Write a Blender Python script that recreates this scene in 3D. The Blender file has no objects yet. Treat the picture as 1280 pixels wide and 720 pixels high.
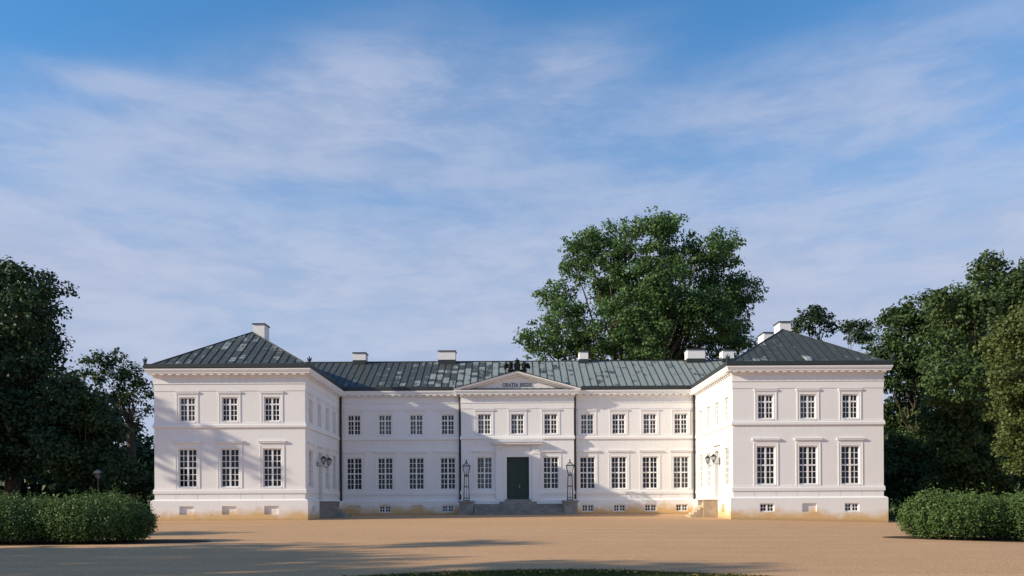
import bpy, math, random
import numpy as np
from mathutils import Vector

R = math.radians
random.seed(11)
rng = np.random.default_rng(7)
scene = bpy.context.scene
COL = scene.collection

# ------------------------------------------------------------------ camera data used to lay the place out (metres)
EYE = 0.84
CAMX = -0.58
FPX = 1050.0


def P(px, py, D):
    """photo point at a chosen real distance -> world"""
    s = FPX / D
    yy = py + 0.005 * (px - 640)
    return ((px - 638) / s + CAMX, D, EYE + (633 - yy) / s)


def lerp_tab(t, x):
    if x <= t[0][0]:
        return t[0][1]
    for (a, va), (b, vb) in zip(t, t[1:]):
        if x <= b:
            return va + (vb - va) * (x - a) / (b - a)
    return t[-1][1]


TA = [(-80, -0.62), (18, -0.6), (26, -0.48), (54.8, 0.0), (65, 0.25), (80, 0.3), (130, 0.3)]
TB = [(-60, 0.05), (2, 0.0), (14, -0.08), (24, -0.34), (45, -0.55)]


def gz(x, y):
    return lerp_tab(TA, y) + lerp_tab(TB, x)


# ------------------------------------------------------------------ mesh builder
class MB:
    def __init__(self):
        self.v, self.f, self.m, self.uv = [], [], [], []

    def face(self, pts, mat=0, uv=None):
        i = len(self.v)
        self.v.extend([tuple(p) for p in pts])
        self.f.append(tuple(range(i, i + len(pts))))
        self.m.append(mat)
        self.uv.append(uv if uv else [(0, 0)] * len(pts))

    def quad(self, a, b, c, d, mat=0, uv=None):
        self.face((a, b, c, d), mat, uv)

    def hexa(self, p, mat=0):
        """8 points: bottom loop 0-3 (ccw from above), top loop 4-7"""
        i = len(self.v)
        self.v.extend([tuple(q) for q in p])
        for f in ((3, 2, 1, 0), (4, 5, 6, 7), (0, 1, 5, 4), (1, 2, 6, 5), (2, 3, 7, 6), (3, 0, 4, 7)):
            self.f.append(tuple(i + k for k in f))
            self.m.append(mat)
            self.uv.append([(0, 0)] * 4)

    def box(self, x0, x1, y0, y1, z0, z1, mat=0):
        self.hexa([(x0, y0, z0), (x1, y0, z0), (x1, y1, z0), (x0, y1, z0),
                   (x0, y0, z1), (x1, y0, z1), (x1, y1, z1), (x0, y1, z1)], mat)

    def fbox(self, o, u, n, a0, a1, d0, d1, z0, z1, mat=0):
        """box in a wall frame: a along u, d outward along n"""
        def q(a, d, z):
            return (o[0] + u[0] * a + n[0] * d, o[1] + u[1] * a + n[1] * d, z)
        self.hexa([q(a0, d1, z0), q(a1, d1, z0), q(a1, d0, z0), q(a0, d0, z0),
                   q(a0, d1, z1), q(a1, d1, z1), q(a1, d0, z1), q(a0, d0, z1)], mat)

    def tube(self, pts, radii, seg=8, mat=0, cap=True):
        pts = [Vector(p) for p in pts]
        if not hasattr(radii, '__len__'):
            radii = [radii] * len(pts)
        base = len(self.v)
        up = Vector((0, 0, 1))
        prev = None
        for k, p in enumerate(pts):
            d = (pts[min(k + 1, len(pts) - 1)] - pts[max(k - 1, 0)])
            d = d.normalized() if d.length > 1e-9 else up
            a = prev - d * prev.dot(d) if prev is not None else d.cross(up)
            if a.length < 1e-4:
                a = d.cross(Vector((1, 0, 0)))
            a.normalize()
            prev = a
            b = d.cross(a)
            for j in range(seg):
                t = 2 * math.pi * j / seg
                self.v.append(tuple(p + (a * math.cos(t) + b * math.sin(t)) * radii[k]))
        for k in range(len(pts) - 1):
            for j in range(seg):
                j2 = (j + 1) % seg
                self.f.append((base + k * seg + j, base + k * seg + j2, base + (k + 1) * seg + j2, base + (k + 1) * seg + j))
                self.m.append(mat)
                self.uv.append([(0, 0)] * 4)
        if cap:
            self.f.append(tuple(base + j for j in reversed(range(seg))))
            self.f.append(tuple(base + (len(pts) - 1) * seg + j for j in range(seg)))
            self.m += [mat, mat]
            self.uv += [[(0, 0)] * seg] * 2

    def lathe(self, prof, c, seg=16, mat=0, sx=1, sy=1):
        """prof: list of (r, z) from bottom to top"""
        base = len(self.v)
        for r, z in prof:
            for j in range(seg):
                t = 2 * math.pi * j / seg
                self.v.append((c[0] + r * sx * math.cos(t), c[1] + r * sy * math.sin(t), c[2] + z))
        for k in range(len(prof) - 1):
            for j in range(seg):
                j2 = (j + 1) % seg
                self.f.append((base + k * seg + j, base + k * seg + j2, base + (k + 1) * seg + j2, base + (k + 1) * seg + j))
                self.m.append(mat)
                self.uv.append([(0, 0)] * 4)
        self.f.append(tuple(base + j for j in reversed(range(seg))))
        self.f.append(tuple(base + (len(prof) - 1) * seg + j for j in range(seg)))
        self.m += [mat, mat]
        self.uv += [[(0, 0)] * seg] * 2

    def prism(self, poly, y0, y1, mat=0):
        """poly of (x, z), counter-clockwise seen from -y; extruded along y"""
        n = len(poly)
        i = len(self.v)
        self.v.extend([(x, y0, z) for x, z in poly] + [(x, y1, z) for x, z in poly])
        self.f.append(tuple(i + k for k in range(n)))
        self.f.append(tuple(i + n + k for k in reversed(range(n))))
        self.m += [mat, mat]
        self.uv += [[(0, 0)] * n] * 2
        for k in range(n):
            k2 = (k + 1) % n
            self.f.append((i + k2, i + k, i + n + k, i + n + k2))
            self.m.append(mat)
            self.uv.append([(0, 0)] * 4)

    def sweep(self, prof, path, closed=False, mat=0, close_prof=True):
        """prof: list of (outward, z); path: xy polyline, outward = right-hand side of travel; mitred corners"""
        n = len(path)
        offs = []
        for k in range(n):
            def nrm(a, b):
                dx, dy = b[0] - a[0], b[1] - a[1]
                l = math.hypot(dx, dy)
                return (dy / l, -dx / l)
            ns = []
            if closed or k > 0:
                ns.append(nrm(path[k - 1], path[k]))
            if closed or k < n - 1:
                ns.append(nrm(path[k], path[(k + 1) % n]))
            if len(ns) == 2:
                mx, my = ns[0][0] + ns[1][0], ns[0][1] + ns[1][1]
                den = 1 + ns[0][0] * ns[1][0] + ns[0][1] * ns[1][1]
                offs.append((mx / den, my / den))
            else:
                offs.append(ns[0])
        base = len(self.v)
        m = len(prof)
        for k in range(n):
            for d, z in prof:
                self.v.append((path[k][0] + offs[k][0] * d, path[k][1] + offs[k][1] * d, z))
        for k in range(n if closed else n - 1):
            k2 = (k + 1) % n
            for j in range(m if close_prof else m - 1):
                j2 = (j + 1) % m
                self.f.append((base + k * m + j, base + k2 * m + j, base + k2 * m + j2, base + k * m + j2))
                self.m.append(mat)
                self.uv.append([(0, 0)] * 4)
        if not closed and close_prof:
            self.f.append(tuple(base + j for j in reversed(range(m))))
            self.f.append(tuple(base + (n - 1) * m + j for j in range(m)))
            self.m += [mat, mat]
            self.uv += [[(0, 0)] * m] * 2

    def wall(self, o, u, n, a0, a1, z0, z1, ops, depth=0.2, mat=0):
        """sheet with rectangular openings (a0,a1,z0,z1) and reveals going inward"""
        def q(a, d, z):
            return (o[0] + u[0] * a + n[0] * d, o[1] + u[1] * a + n[1] * d, z)
        A = sorted({a0, a1, *[x for op in ops for x in op[:2]]})
        Z = sorted({z0, z1, *[x for op in ops for x in op[2:4]]})
        for i in range(len(A) - 1):
            for j in range(len(Z) - 1):
                ca, cz = (A[i] + A[i + 1]) / 2, (Z[j] + Z[j + 1]) / 2
                if any(op[0] < ca < op[1] and op[2] < cz < op[3] for op in ops):
                    continue
                self.quad(q(A[i], 0, Z[j]), q(A[i + 1], 0, Z[j]), q(A[i + 1], 0, Z[j + 1]), q(A[i], 0, Z[j + 1]), mat)
        for op in ops:
            b0, b1, c0, c1 = op[:4]
            dd = -(op[4] if len(op) > 4 else depth)
            self.quad(q(b0, 0, c0), q(b0, 0, c1), q(b0, dd, c1), q(b0, dd, c0), mat)
            self.quad(q(b1, 0, c1), q(b1, 0, c0), q(b1, dd, c0), q(b1, dd, c1), mat)
            self.quad(q(b0, 0, c1), q(b1, 0, c1), q(b1, dd, c1), q(b0, dd, c1), mat)
            self.quad(q(b1, 0, c0), q(b0, 0, c0), q(b0, dd, c0), q(b1, dd, c0), mat)
            if len(op) > 5 and op[5]:
                self.quad(q(b0, dd, c0), q(b1, dd, c0), q(b1, dd, c1), q(b0, dd, c1), mat)

    def mesh(self, name, mats, smooth=False, uv=False):
        me = bpy.data.meshes.new(name)
        me.from_pydata(self.v, [], self.f)
        for mt in mats:
            me.materials.append(mt)
        if len(mats) > 1:
            me.polygons.foreach_set('material_index', self.m)
        if smooth:
            me.polygons.foreach_set('use_smooth', [True] * len(me.polygons))
        if uv:
            lay = me.uv_layers.new(name='UVMap')
            flat = [c for face in self.uv for t in face for c in t]
            lay.data.foreach_set('uv', flat)
        me.update()
        return me


def link(name, me, parent=None, loc=(0, 0, 0), rz=0.0):
    o = bpy.data.objects.new(name, me)
    COL.objects.link(o)
    o.parent = parent
    o.location = loc
    o.rotation_euler = (0, 0, rz)
    return o


def obj(name, mb, mats, parent=None, loc=(0, 0, 0), rz=0.0, smooth=False, uv=False):
    if not isinstance(mats, (list, tuple)):
        mats = [mats]
    return link(name, mb.mesh(name, mats, smooth, uv), parent, loc, rz)


def tag(o, label, cat, group=None):
    o['label'] = label
    o['category'] = cat
    if group:
        o['group'] = group
    return o


def thing(name, label, cat, loc=(0, 0, 0), rz=0.0, group=None):
    o = link(name, None, None, loc, rz)
    o.empty_display_size = 0.3
    return tag(o, label, cat, group)


def kind(o, k):
    o['kind'] = k
    return o


def copy_tree(o, parent=None):
    c = o.copy()
    COL.objects.link(c)
    c.parent = parent
    for ch in list(o.children):
        copy_tree(ch, c)
    return c


# ------------------------------------------------------------------ materials
class NT:
    def __init__(self, name):
        self.mat = bpy.data.materials.new(name)
        self.mat.use_nodes = True
        self.t = self.mat.node_tree
        self.b = self.t.nodes['Principled BSDF']
        self.out = self.t.nodes['Material Output']

    def n(self, typ, **kw):
        nd = self.t.nodes.new(typ)
        for k, v in kw.items():
            if k in nd.inputs:
                nd.inputs[k].default_value = v
            else:
                setattr(nd, k, v)
        return nd

    def l(self, a, b):
        self.t.links.new(a, b)

    def math(self, op, a, b=None, clamp=False):
        nd = self.t.nodes.new('ShaderNodeMath')
        nd.operation = op
        nd.use_clamp = clamp
        for i, x in enumerate((a, b)):
            if x is None:
                continue
            if isinstance(x, (int, float)):
                nd.inputs[i].default_value = x
            else:
                self.l(x, nd.inputs[i])
        return nd.outputs[0]

    def mix(self, fac, a, b):
        nd = self.t.nodes.new('ShaderNodeMix')
        nd.data_type = 'RGBA'
        for i, x in ((0, fac), (6, a), (7, b)):
            if isinstance(x, (int, float)):
                nd.inputs[i].default_value = x
            elif isinstance(x, tuple):
                nd.inputs[i].default_value = (*x, 1)
            else:
                self.l(x, nd.inputs[i])
        return nd.outputs[2]

    def noise(self, vec, scale, detail=3, rough=0.55, out=0):
        nd = self.n('ShaderNodeTexNoise')
        nd.inputs['Scale'].default_value = scale
        nd.inputs['Detail'].default_value = detail
        nd.inputs['Roughness'].default_value = rough
        if vec is not None:
            self.l(vec, nd.inputs['Vector'])
        return nd.outputs[out]

    def ramp(self, x, lo, hi):
        nd = self.n('ShaderNodeMapRange')
        nd.inputs['From Min'].default_value = lo
        nd.inputs['From Max'].default_value = hi
        self.l(x, nd.inputs['Value'])
        return nd.outputs[0]

    def pos(self):
        return self.n('ShaderNodeNewGeometry').outputs['Position']

    def bump(self, h, strength, dist):
        nd = self.n('ShaderNodeBump')
        nd.inputs['Strength'].default_value = strength
        nd.inputs['Distance'].default_value = dist
        self.l(h, nd.inputs['Height'])
        self.l(nd.outputs[0], self.b.inputs['Normal'])

    def base(self, c, rough=0.7, spec=0.3, metal=0.0):
        if isinstance(c, tuple):
            self.b.inputs['Base Color'].default_value = (*c, 1)
        else:
            self.l(c, self.b.inputs['Base Color'])
        self.b.inputs['Roughness'].default_value = rough
        self.b.inputs['Specular IOR Level'].default_value = spec
        self.b.inputs['Metallic'].default_value = metal


def simple(name, c, rough=0.6, spec=0.3, metal=0.0, var=0.12, scale=6.0):
    t = NT(name)
    nz = t.noise(t.pos(), scale, 4)
    lo = tuple(x * (1 - var) for x in c)
    hi = tuple(min(1, x * (1 + var)) for x in c)
    t.base(t.mix(nz, lo, hi), rough, spec, metal)
    return t.mat


def plaster_mat():
    t = NT('white_plaster')
    p = t.pos()
    sep = t.n('ShaderNodeSeparateXYZ')
    t.l(p, sep.inputs[0])
    big = t.noise(p, 0.35, 4, 0.6)
    c = t.mix(t.ramp(big, 0.3, 0.7), (0.83, 0.82, 0.805), (0.775, 0.77, 0.76))
    # faint vertical rain streaks
    mp = t.n('ShaderNodeMapping')
    mp.inputs['Scale'].default_value = (3.0, 3.0, 0.22)
    t.l(p, mp.inputs['Vector'])
    st = t.noise(mp.outputs[0], 1.6, 5, 0.65)
    c = t.mix(t.math('MULTIPLY', t.ramp(st, 0.5, 0.78), 0.10), c, (0.60, 0.585, 0.56))
    # dirt washed down below the string course and the sills
    wash = None
    for zt_, ln in ((6.05, 0.9), (8.47, 0.5), (1.77, 0.4), (9.36, 0.3)):
        a_ = t.ramp(sep.outputs['Z'], zt_ - ln, zt_ - 0.02)
        b_ = t.math('LESS_THAN', sep.outputs['Z'], zt_ - 0.005)
        w_ = t.math('MULTIPLY', a_, b_)
        wash = w_ if wash is None else t.math('ADD', wash, w_)
    mp2 = t.n('ShaderNodeMapping')
    mp2.inputs['Scale'].default_value = (7.0, 7.0, 0.12)
    t.l(p, mp2.inputs['Vector'])
    fs = t.ramp(t.noise(mp2.outputs[0], 1.0, 4, 0.6), 0.45, 0.72)
    c = t.mix(t.math('MULTIPLY', t.math('MULTIPLY', wash, fs, True), 0.22), c, (0.50, 0.48, 0.44))
    # rising damp: ochre stain creeping up from the ground
    n1 = t.noise(p, 0.55, 4, 0.6)
    n2 = t.noise(p, 3.0, 4, 0.6)
    lvl = t.math('ADD', t.math('MULTIPLY', n1, 1.5), t.math('MULTIPLY', n2, 0.45))
    # ground falls away to the right: follow it
    gx = t.ramp(sep.outputs['X'], 12, 26)
    zz = t.math('ADD', sep.outputs['Z'], t.math('MULTIPLY', gx, 0.33))
    gy = t.ramp(sep.outputs['Y'], 54, 66)
    zz = t.math('SUBTRACT', zz, t.math('MULTIPLY', gy, 0.25))
    h = t.math('SUBTRACT', t.math('SUBTRACT', lvl, 0.30), zz)
    stain = t.ramp(h, -0.12, 0.42)
    c = t.mix(t.math('MULTIPLY', stain, 0.88), c, (0.62, 0.40, 0.15))
    low = t.ramp(t.math('SUBTRACT', t.math('MULTIPLY', n2, 0.22), zz), -0.05, 0.12)
    c = t.mix(t.math('MULTIPLY', low, 0.5), c, (0.30, 0.22, 0.13))
    t.base(c, 0.85, 0.15)
    t.bump(t.noise(p, 9, 5, 0.6), 0.12, 0.02)
    return t.mat


def stone_mat(name, c, dark):
    t = NT(name)
    p = t.pos()
    a = t.noise(p, 1.7, 6, 0.65)
    b = t.noise(p, 18, 3)
    k = t.mix(t.ramp(a, 0.35, 0.7), c, dark)
    k = t.mix(t.math('MULTIPLY', t.ramp(b, 0.45, 0.7), 0.35), k, tuple(x * 0.6 for x in c))
    t.base(k, 0.85, 0.2)
    t.bump(b, 0.25, 0.02)
    return t.mat


def roof_mat(name, thresh, xgrad, bias_low=0.0):
    """standing-seam copper: dark sheets, some gone verdigris, sheet by sheet. UV in metres (u along the eave, v up the slope)"""
    t = NT(name)
    uv = t.n('ShaderNodeUVMap').outputs[0]
    sep = t.n('ShaderNodeSeparateXYZ')
    t.l(uv, sep.inputs[0])
    u, v = sep.outputs[0], sep.outputs[1]
    iu = t.math('FLOOR', t.math('DIVIDE', u, 0.56))
    wn = t.n('ShaderNodeTexWhiteNoise', noise_dimensions='1D')
    t.l(iu, wn.inputs['W'])
    vo = t.math('ADD', t.math('DIVIDE', v, 0.62), t.math('MULTIPLY', wn.outputs['Value'], 7.0))
    iv = t.math('FLOOR', vo)
    cmb = t.n('ShaderNodeCombineXYZ')
    t.l(iu, cmb.inputs[0])
    t.l(iv, cmb.inputs[1])
    w2 = t.n('ShaderNodeTexWhiteNoise', noise_dimensions='2D')
    t.l(cmb.outputs[0], w2.inputs['Vector'])
    p = t.pos()
    ps = t.n('ShaderNodeSeparateXYZ')
    t.l(p, ps.inputs[0])
    big = t.noise(p, 0.16, 2)
    fine = t.noise(p, 2.6, 6, 0.7)
    g = t.math('MULTIPLY', t.ramp(ps.outputs['X'], -13.0, 4.0), xgrad)
    su = t.n('ShaderNodeCombineXYZ')
    t.l(t.math('MULTIPLY', u, 3.2), su.inputs[0])
    t.l(t.math('MULTIPLY', v, 0.35), su.inputs[1])
    run = t.math('MULTIPLY', t.math('SUBTRACT', t.noise(su.outputs[0], 1.0, 5, 0.65), 0.5), 1.1)
    pan = t.math('ADD', t.math('MULTIPLY', w2.outputs['Value'], 0.8), t.math('ADD', run, 0.1))
    sc = t.math('ADD', t.math('ADD', pan, g), t.math('MULTIPLY', t.math('SUBTRACT', big, 0.5), 0.7))
    sc = t.math('ADD', sc, t.math('MULTIPLY', t.math('SUBTRACT', fine, 0.5), 1.15))
    if bias_low:
        sc = t.math('ADD', sc, t.math('MULTIPLY', t.ramp(v, 1.6, 0.0), bias_low))
    m = t.ramp(sc, thresh - 0.08, thresh + 0.12)
    # drips of verdigris along the eave
    eave = t.math('MULTIPLY', t.ramp(v, 0.22, 0.10), t.ramp(t.noise(p, 3.1, 3), 0.46, 0.56))
    m = t.math('MAXIMUM', m, t.math('MULTIPLY', eave, 0.9))
    dark = t.mix(t.ramp(fine, 0.3, 0.7), (0.036, 0.043, 0.041), (0.078, 0.086, 0.079))
    green = t.mix(t.ramp(t.noise(p, 5.0, 5, 0.7), 0.3, 0.7), (0.205, 0.235, 0.215), (0.29, 0.32, 0.29))
    t.base(t.mix(m, dark, green), 0.55, 0.3)
    t.bump(t.noise(p, 4.0, 3), 0.15, 0.03)
    return t.mat


def gravel_mat():
    t = NT('sandy_gravel')
    p = t.pos()
    big = t.noise(p, 0.09, 4, 0.55)
    mid = t.noise(p, 0.9, 5, 0.6)
    fine = t.noise(p, 26, 3, 0.7)
    vor = t.n('ShaderNodeTexVoronoi')
    vor.inputs['Scale'].default_value = 22
    t.l(p, vor.inputs['Vector'])
    c = t.mix(t.ramp(big, 0.3, 0.7), (0.56, 0.338, 0.185), (0.64, 0.392, 0.217))
    c = t.mix(t.math('MULTIPLY', t.ramp(mid, 0.4, 0.75), 0.35), c, (0.46, 0.29, 0.155))
    c = t.mix(t.math('MULTIPLY', t.ramp(fine, 0.52, 0.72), 0.55), c, (0.70, 0.50, 0.31))
    c = t.mix(t.math('MULTIPLY', t.ramp(vor.outputs['Distance'], 0.38, 0.62), 0.5), c, (0.26, 0.16, 0.085))
    mp = t.n('ShaderNodeMapping')
    mp.inputs['Scale'].default_value = (0.05, 0.9, 1)
    mp.inputs['Rotation'].default_value = (0, 0, 0.12)
    t.l(p, mp.inputs['Vector'])
    tr = t.noise(mp.outputs[0], 1.3, 5, 0.6)
    c = t.mix(t.math('MULTIPLY', t.ramp(tr, 0.5, 0.72), 0.35), c, (0.40, 0.265, 0.155))
    c = t.mix(t.math('MULTIPLY', t.ramp(tr, 0.45, 0.28), 0.25), c, (0.70, 0.48, 0.29))
    t.base(c, 0.95, 0.1)
    h = t.math('ADD', t.math('MULTIPLY', vor.outputs['Distance'], -0.6), fine)
    t.bump(h, 0.55, 0.02)
    return t.mat


def leaf_mat(name, lo, hi, trans=0.25):
    t = NT(name)
    at = t.n('ShaderNodeAttribute', attribute_name='tint')
    c = t.mix(at.outputs['Fac'], lo, hi)
    t.base(c, 0.55, 0.25)
    tr = t.n('ShaderNodeBsdfTranslucent')
    t.l(c, tr.inputs['Color'])
    mx = t.n('ShaderNodeMixShader')
    mx.inputs[0].default_value = trans
    t.l(t.b.outputs[0], mx.inputs[1])
    t.l(tr.outputs[0], mx.inputs[2])
    t.l(mx.outputs[0], t.out.inputs['Surface'])
    return t.mat


def bark_mat(name, a, b):
    t = NT(name)
    p = t.pos()
    mp = t.n('ShaderNodeMapping')
    mp.inputs['Scale'].default_value = (5, 5, 0.9)
    t.l(p, mp.inputs['Vector'])
    n = t.noise(mp.outputs[0], 1.5, 5, 0.65)
    t.base(t.mix(t.ramp(n, 0.3, 0.7), a, b), 0.9, 0.1)
    t.bump(n, 0.5, 0.05)
    return t.mat


def glass_mat():
    t = NT('window_glass')
    tr = t.n('ShaderNodeBsdfTransparent')
    tr.inputs[0].default_value = (0.72, 0.78, 0.78, 1)
    gl = t.n('ShaderNodeBsdfGlossy')
    gl.inputs['Roughness'].default_value = 0.02
    gl.inputs['Color'].default_value = (0.9, 0.95, 1, 1)
    fr = t.n('ShaderNodeFresnel')
    fr.inputs['IOR'].default_value = 1.46
    bp = t.n('ShaderNodeBump')
    bp.inputs['Strength'].default_value = 0.06
    bp.inputs['Distance'].default_value = 0.05
    t.l(t.noise(t.pos(), 2.2, 2), bp.inputs['Height'])
    t.l(bp.outputs[0], gl.inputs['Normal'])
    mx = t.n('ShaderNodeMixShader')
    t.l(fr.outputs[0], mx.inputs[0])
    t.l(tr.outputs[0], mx.inputs[1])
    t.l(gl.outputs[0], mx.inputs[2])
    t.l(mx.outputs[0], t.out.inputs['Surface'])
    return t.mat


def lamp_glass_mat():
    t = NT('lantern_glass')
    tr = t.n('ShaderNodeBsdfTransparent')
    tr.inputs[0].default_value = (0.86, 0.88, 0.9, 1)
    gl = t.n('ShaderNodeBsdfGlossy')
    gl.inputs['Roughness'].default_value = 0.05
    mx = t.n('ShaderNodeMixShader')
    mx.inputs[0].default_value = 0.1
    t.l(tr.outputs[0], mx.inputs[1])
    t.l(gl.outputs[0], mx.inputs[2])
    t.l(mx.outputs[0], t.out.inputs['Surface'])
    return t.mat


def curtain_mat():
    t = NT('net_curtain')
    p = t.pos()
    w = t.n('ShaderNodeTexWave', wave_type='BANDS', bands_direction='X')
    w.inputs['Scale'].default_value = 7
    w.inputs['Distortion'].default_value = 2
    t.l(p, w.inputs['Vector'])
    t.base(t.mix(w.outputs['Fac'], (0.48, 0.5, 0.5), (0.66, 0.67, 0.66)), 0.9, 0.05)
    tr = t.n('ShaderNodeBsdfTransparent')
    mx = t.n('ShaderNodeMixShader')
    mx.inputs[0].default_value = 0.45
    t.l(t.b.outputs[0], mx.inputs[1])
    t.l(tr.outputs[0], mx.inputs[2])
    t.l(mx.outputs[0], t.out.inputs['Surface'])
    return t.mat


PLASTER = plaster_mat()
FRAME = simple('white_window_paint', (0.80, 0.80, 0.79), 0.45, 0.4, 0, 0.04)
GLASS = glass_mat()
CURTAIN = curtain_mat()
ROOM = simple('dim_room', (0.055, 0.052, 0.05), 0.9, 0.05)  # near-black colour carries the dimness of the rooms behind the panes
ROOF_M = roof_mat('copper_roof_main', 1.05, 0.95)
ROOF_L = roof_mat('copper_roof_left', 0.82, 0.0)
ROOF_R = roof_mat('copper_roof_right', 0.95, 0.0, 0.45)
COPPER = simple('dark_copper', (0.030, 0.037, 0.037), 0.5, 0.4, 0, 0.35, 3)
PIPE = simple('brown_copper_pipe', (0.028, 0.022, 0.02), 0.6, 0.3, 0, 0.3, 3)  # brown copper, darkened further to include the shadow beside the pipes
BRONZE = simple('black_bronze', (0.012, 0.012, 0.012), 0.75, 0.15, 0, 0.4, 8)
IRON = simple('black_iron', (0.018, 0.02, 0.022), 0.45, 0.4)
LAMPGL = lamp_glass_mat()
DOORG = simple('dark_green_paint', (0.018, 0.050, 0.041), 0.45, 0.35, 0, 0.1, 3)
DOORP = simple('pale_grey_paint', (0.42, 0.44, 0.43), 0.5, 0.35, 0, 0.06, 3)
BRASS = simple('dull_brass', (0.35, 0.25, 0.1), 0.35, 0.5, 0.8)
LETTER = simple('black_letters', (0.025, 0.024, 0.024), 0.6)
STONE = stone_mat('grey_sandstone', (0.33, 0.32, 0.29), (0.17, 0.175, 0.165))
STONE_L = stone_mat('pale_sandstone', (0.50, 0.43, 0.33), (0.36, 0.27, 0.17))
GRAVEL = gravel_mat()
SOIL = simple('dark_soil', (0.07, 0.05, 0.035), 0.95, 0.05, 0, 0.4, 5)
LAWN = simple('lawn_soil', (0.04, 0.06, 0.02), 0.95, 0.05, 0, 0.4, 2)
SKYLIGHT = simple('zinc_hatch', (0.30, 0.32, 0.32), 0.5, 0.4, 0.0, 0.1)
BARK = bark_mat('brown_bark', (0.05, 0.038, 0.028), (0.12, 0.095, 0.07))
BARKP = bark_mat('plane_bark', (0.05, 0.043, 0.034), (0.12, 0.10, 0.08))

# ------------------------------------------------------------------ the palace
D1, D2, D2R, DB = 54.83, 65.8, 65.5, 77.0
XO, XI, XR = 23.8, 13.95, 4.4
PY = 65.8
palace = thing('palace', 'long white two-storey palace with two projecting wings, green copper roofs and a small pediment',
               'palace', (0, PY, 0))
OFF = (0, -PY, 0)


def part(name, mb, mats, parent=None, **k):
    """world-coordinate mesh as a part of the palace (or a sub-part of one of its parts, which share its frame)"""
    if parent is None:
        return obj(name, mb, mats, palace, OFF, **k)
    return obj(name, mb, mats, parent, (0, 0, 0), **k)


RING = [(-XO, D1), (-XI, D1), (-XI, D2), (-XR, D2), (-XR, D2R), (XR, D2R), (XR, D2), (XI, D2), (XI, D1), (XO, D1),
        (XO, DB), (-XO, DB)]
ZT = 9.9


def segframe(a, b):
    dx, dy = b[0] - a[0], b[1] - a[1]
    l = math.hypot(dx, dy)
    u = (dx / l, dy / l)
    return u, (u[1], -u[0]), l


# openings: per segment index -> list of centre offsets
WX_WING = [-2.76, 0.0, 2.76]
SIDE_D = [56.35, 58.95, 61.45, 63.95]
WX_MAIN = [5.46, 7.93, 10.37, 12.80]
UPZ, LOZ, BAZ = (6.47, 8.06), (2.18, 4.70), (0.40, 0.95)
UW, LW, BW = 1.04, 1.22, 0.94
SEG = {}          # index -> dict(upper=[a...], lower=[...], base=[(a, blind)], doors=[(a, w, z0, z1)])
wl = (XO - XI) / 2
SEG[0] = dict(up=[wl + d for d in WX_WING], lo=[wl + d for d in WX_WING], ba=[(wl + d, True) for d in WX_WING], dr=[])
SEG[8] = dict(up=[wl + d for d in WX_WING], lo=[wl + d for d in WX_WING], ba=[(wl - 2.76, False), (wl, True), (wl + 2.76, False)], dr=[])
sd = [d - D1 for d in SIDE_D]
SEG[1] = dict(up=sd, lo=[sd[0], sd[2], sd[3]], ba=[(sd[0], False)], dr=[(sd[1], 1.15, 1.37, 4.66)])
L1 = D2 - D1
SEG[7] = dict(up=[L1 - s for s in sd], lo=[L1 - sd[0], L1 - sd[2], L1 - sd[3]], ba=[(L1 - sd[0], True)], dr=[(L1 - sd[1], 1.15, 1.37, 4.66)])
ml = XI - XR
SEG[2] = dict(up=[XI - x for x in reversed(WX_MAIN)], lo=[XI - x for x in reversed(WX_MAIN)],
              ba=[(XI - 12.8, True), (XI - 10.37, False), (XI - 7.93, True), (XI - 5.46, False)], dr=[])
SEG[6] = dict(up=[x - XR for x in WX_MAIN], lo=[x - XR for x in WX_MAIN], ba=[(x - XR, False) for x in WX_MAIN], dr=[])
SEG[4] = dict(up=[XR - 2.59, XR, XR + 2.59], lo=[XR - 2.59, XR + 2.59], ba=[], dr=[(XR + 0.02, 1.74, 1.39, 4.69)])
SEG[10] = dict(up=[XO - 21 + 3.5 * k + 1.75 + XO - XO for k in range(12)][:0], lo=[], ba=[], dr=[])

PL = 0.2     # plinth projection
# walls by block
blocks = {'wing_w': [11, 0, 1], 'main': [2, 3, 4, 5, 6], 'wing_e': [7, 8, 9], 'rear': [10]}
ringlen = len(RING)
plinth = MB()
for bname, segs in blocks.items():
    w = MB()
    for i in segs:
        a, b = RING[i], RING[(i + 1) % ringlen]
        u, n, l = segframe(a, b)
        S = SEG.get(i, dict(up=[], lo=[], ba=[], dr=[]))
        ops = [(c - UW / 2, c + UW / 2, *UPZ, 0.30) for c in S['up']]
        ops += [(c - LW / 2, c + LW / 2, *LOZ, 0.30) for c in S['lo']]
        ops += [(c - dw / 2, c + dw / 2, z0, z1, 0.38) for c, dw, z0, z1 in S['dr']]
        w.wall(a, u, n, 0, l, 1.2, ZT, ops)
    part('wall', w, PLASTER)
# plinth sheets on the offset ring


def corner_off(k):
    a, b, c = RING[k - 1], RING[k], RING[(k + 1) % ringlen]
    n0, n1 = segframe(a, b)[1], segframe(b, c)[1]
    den = 1 + n0[0] * n1[0] + n0[1] * n1[1]
    return ((n0[0] + n1[0]) / den, (n0[1] + n1[1]) / den)


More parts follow.
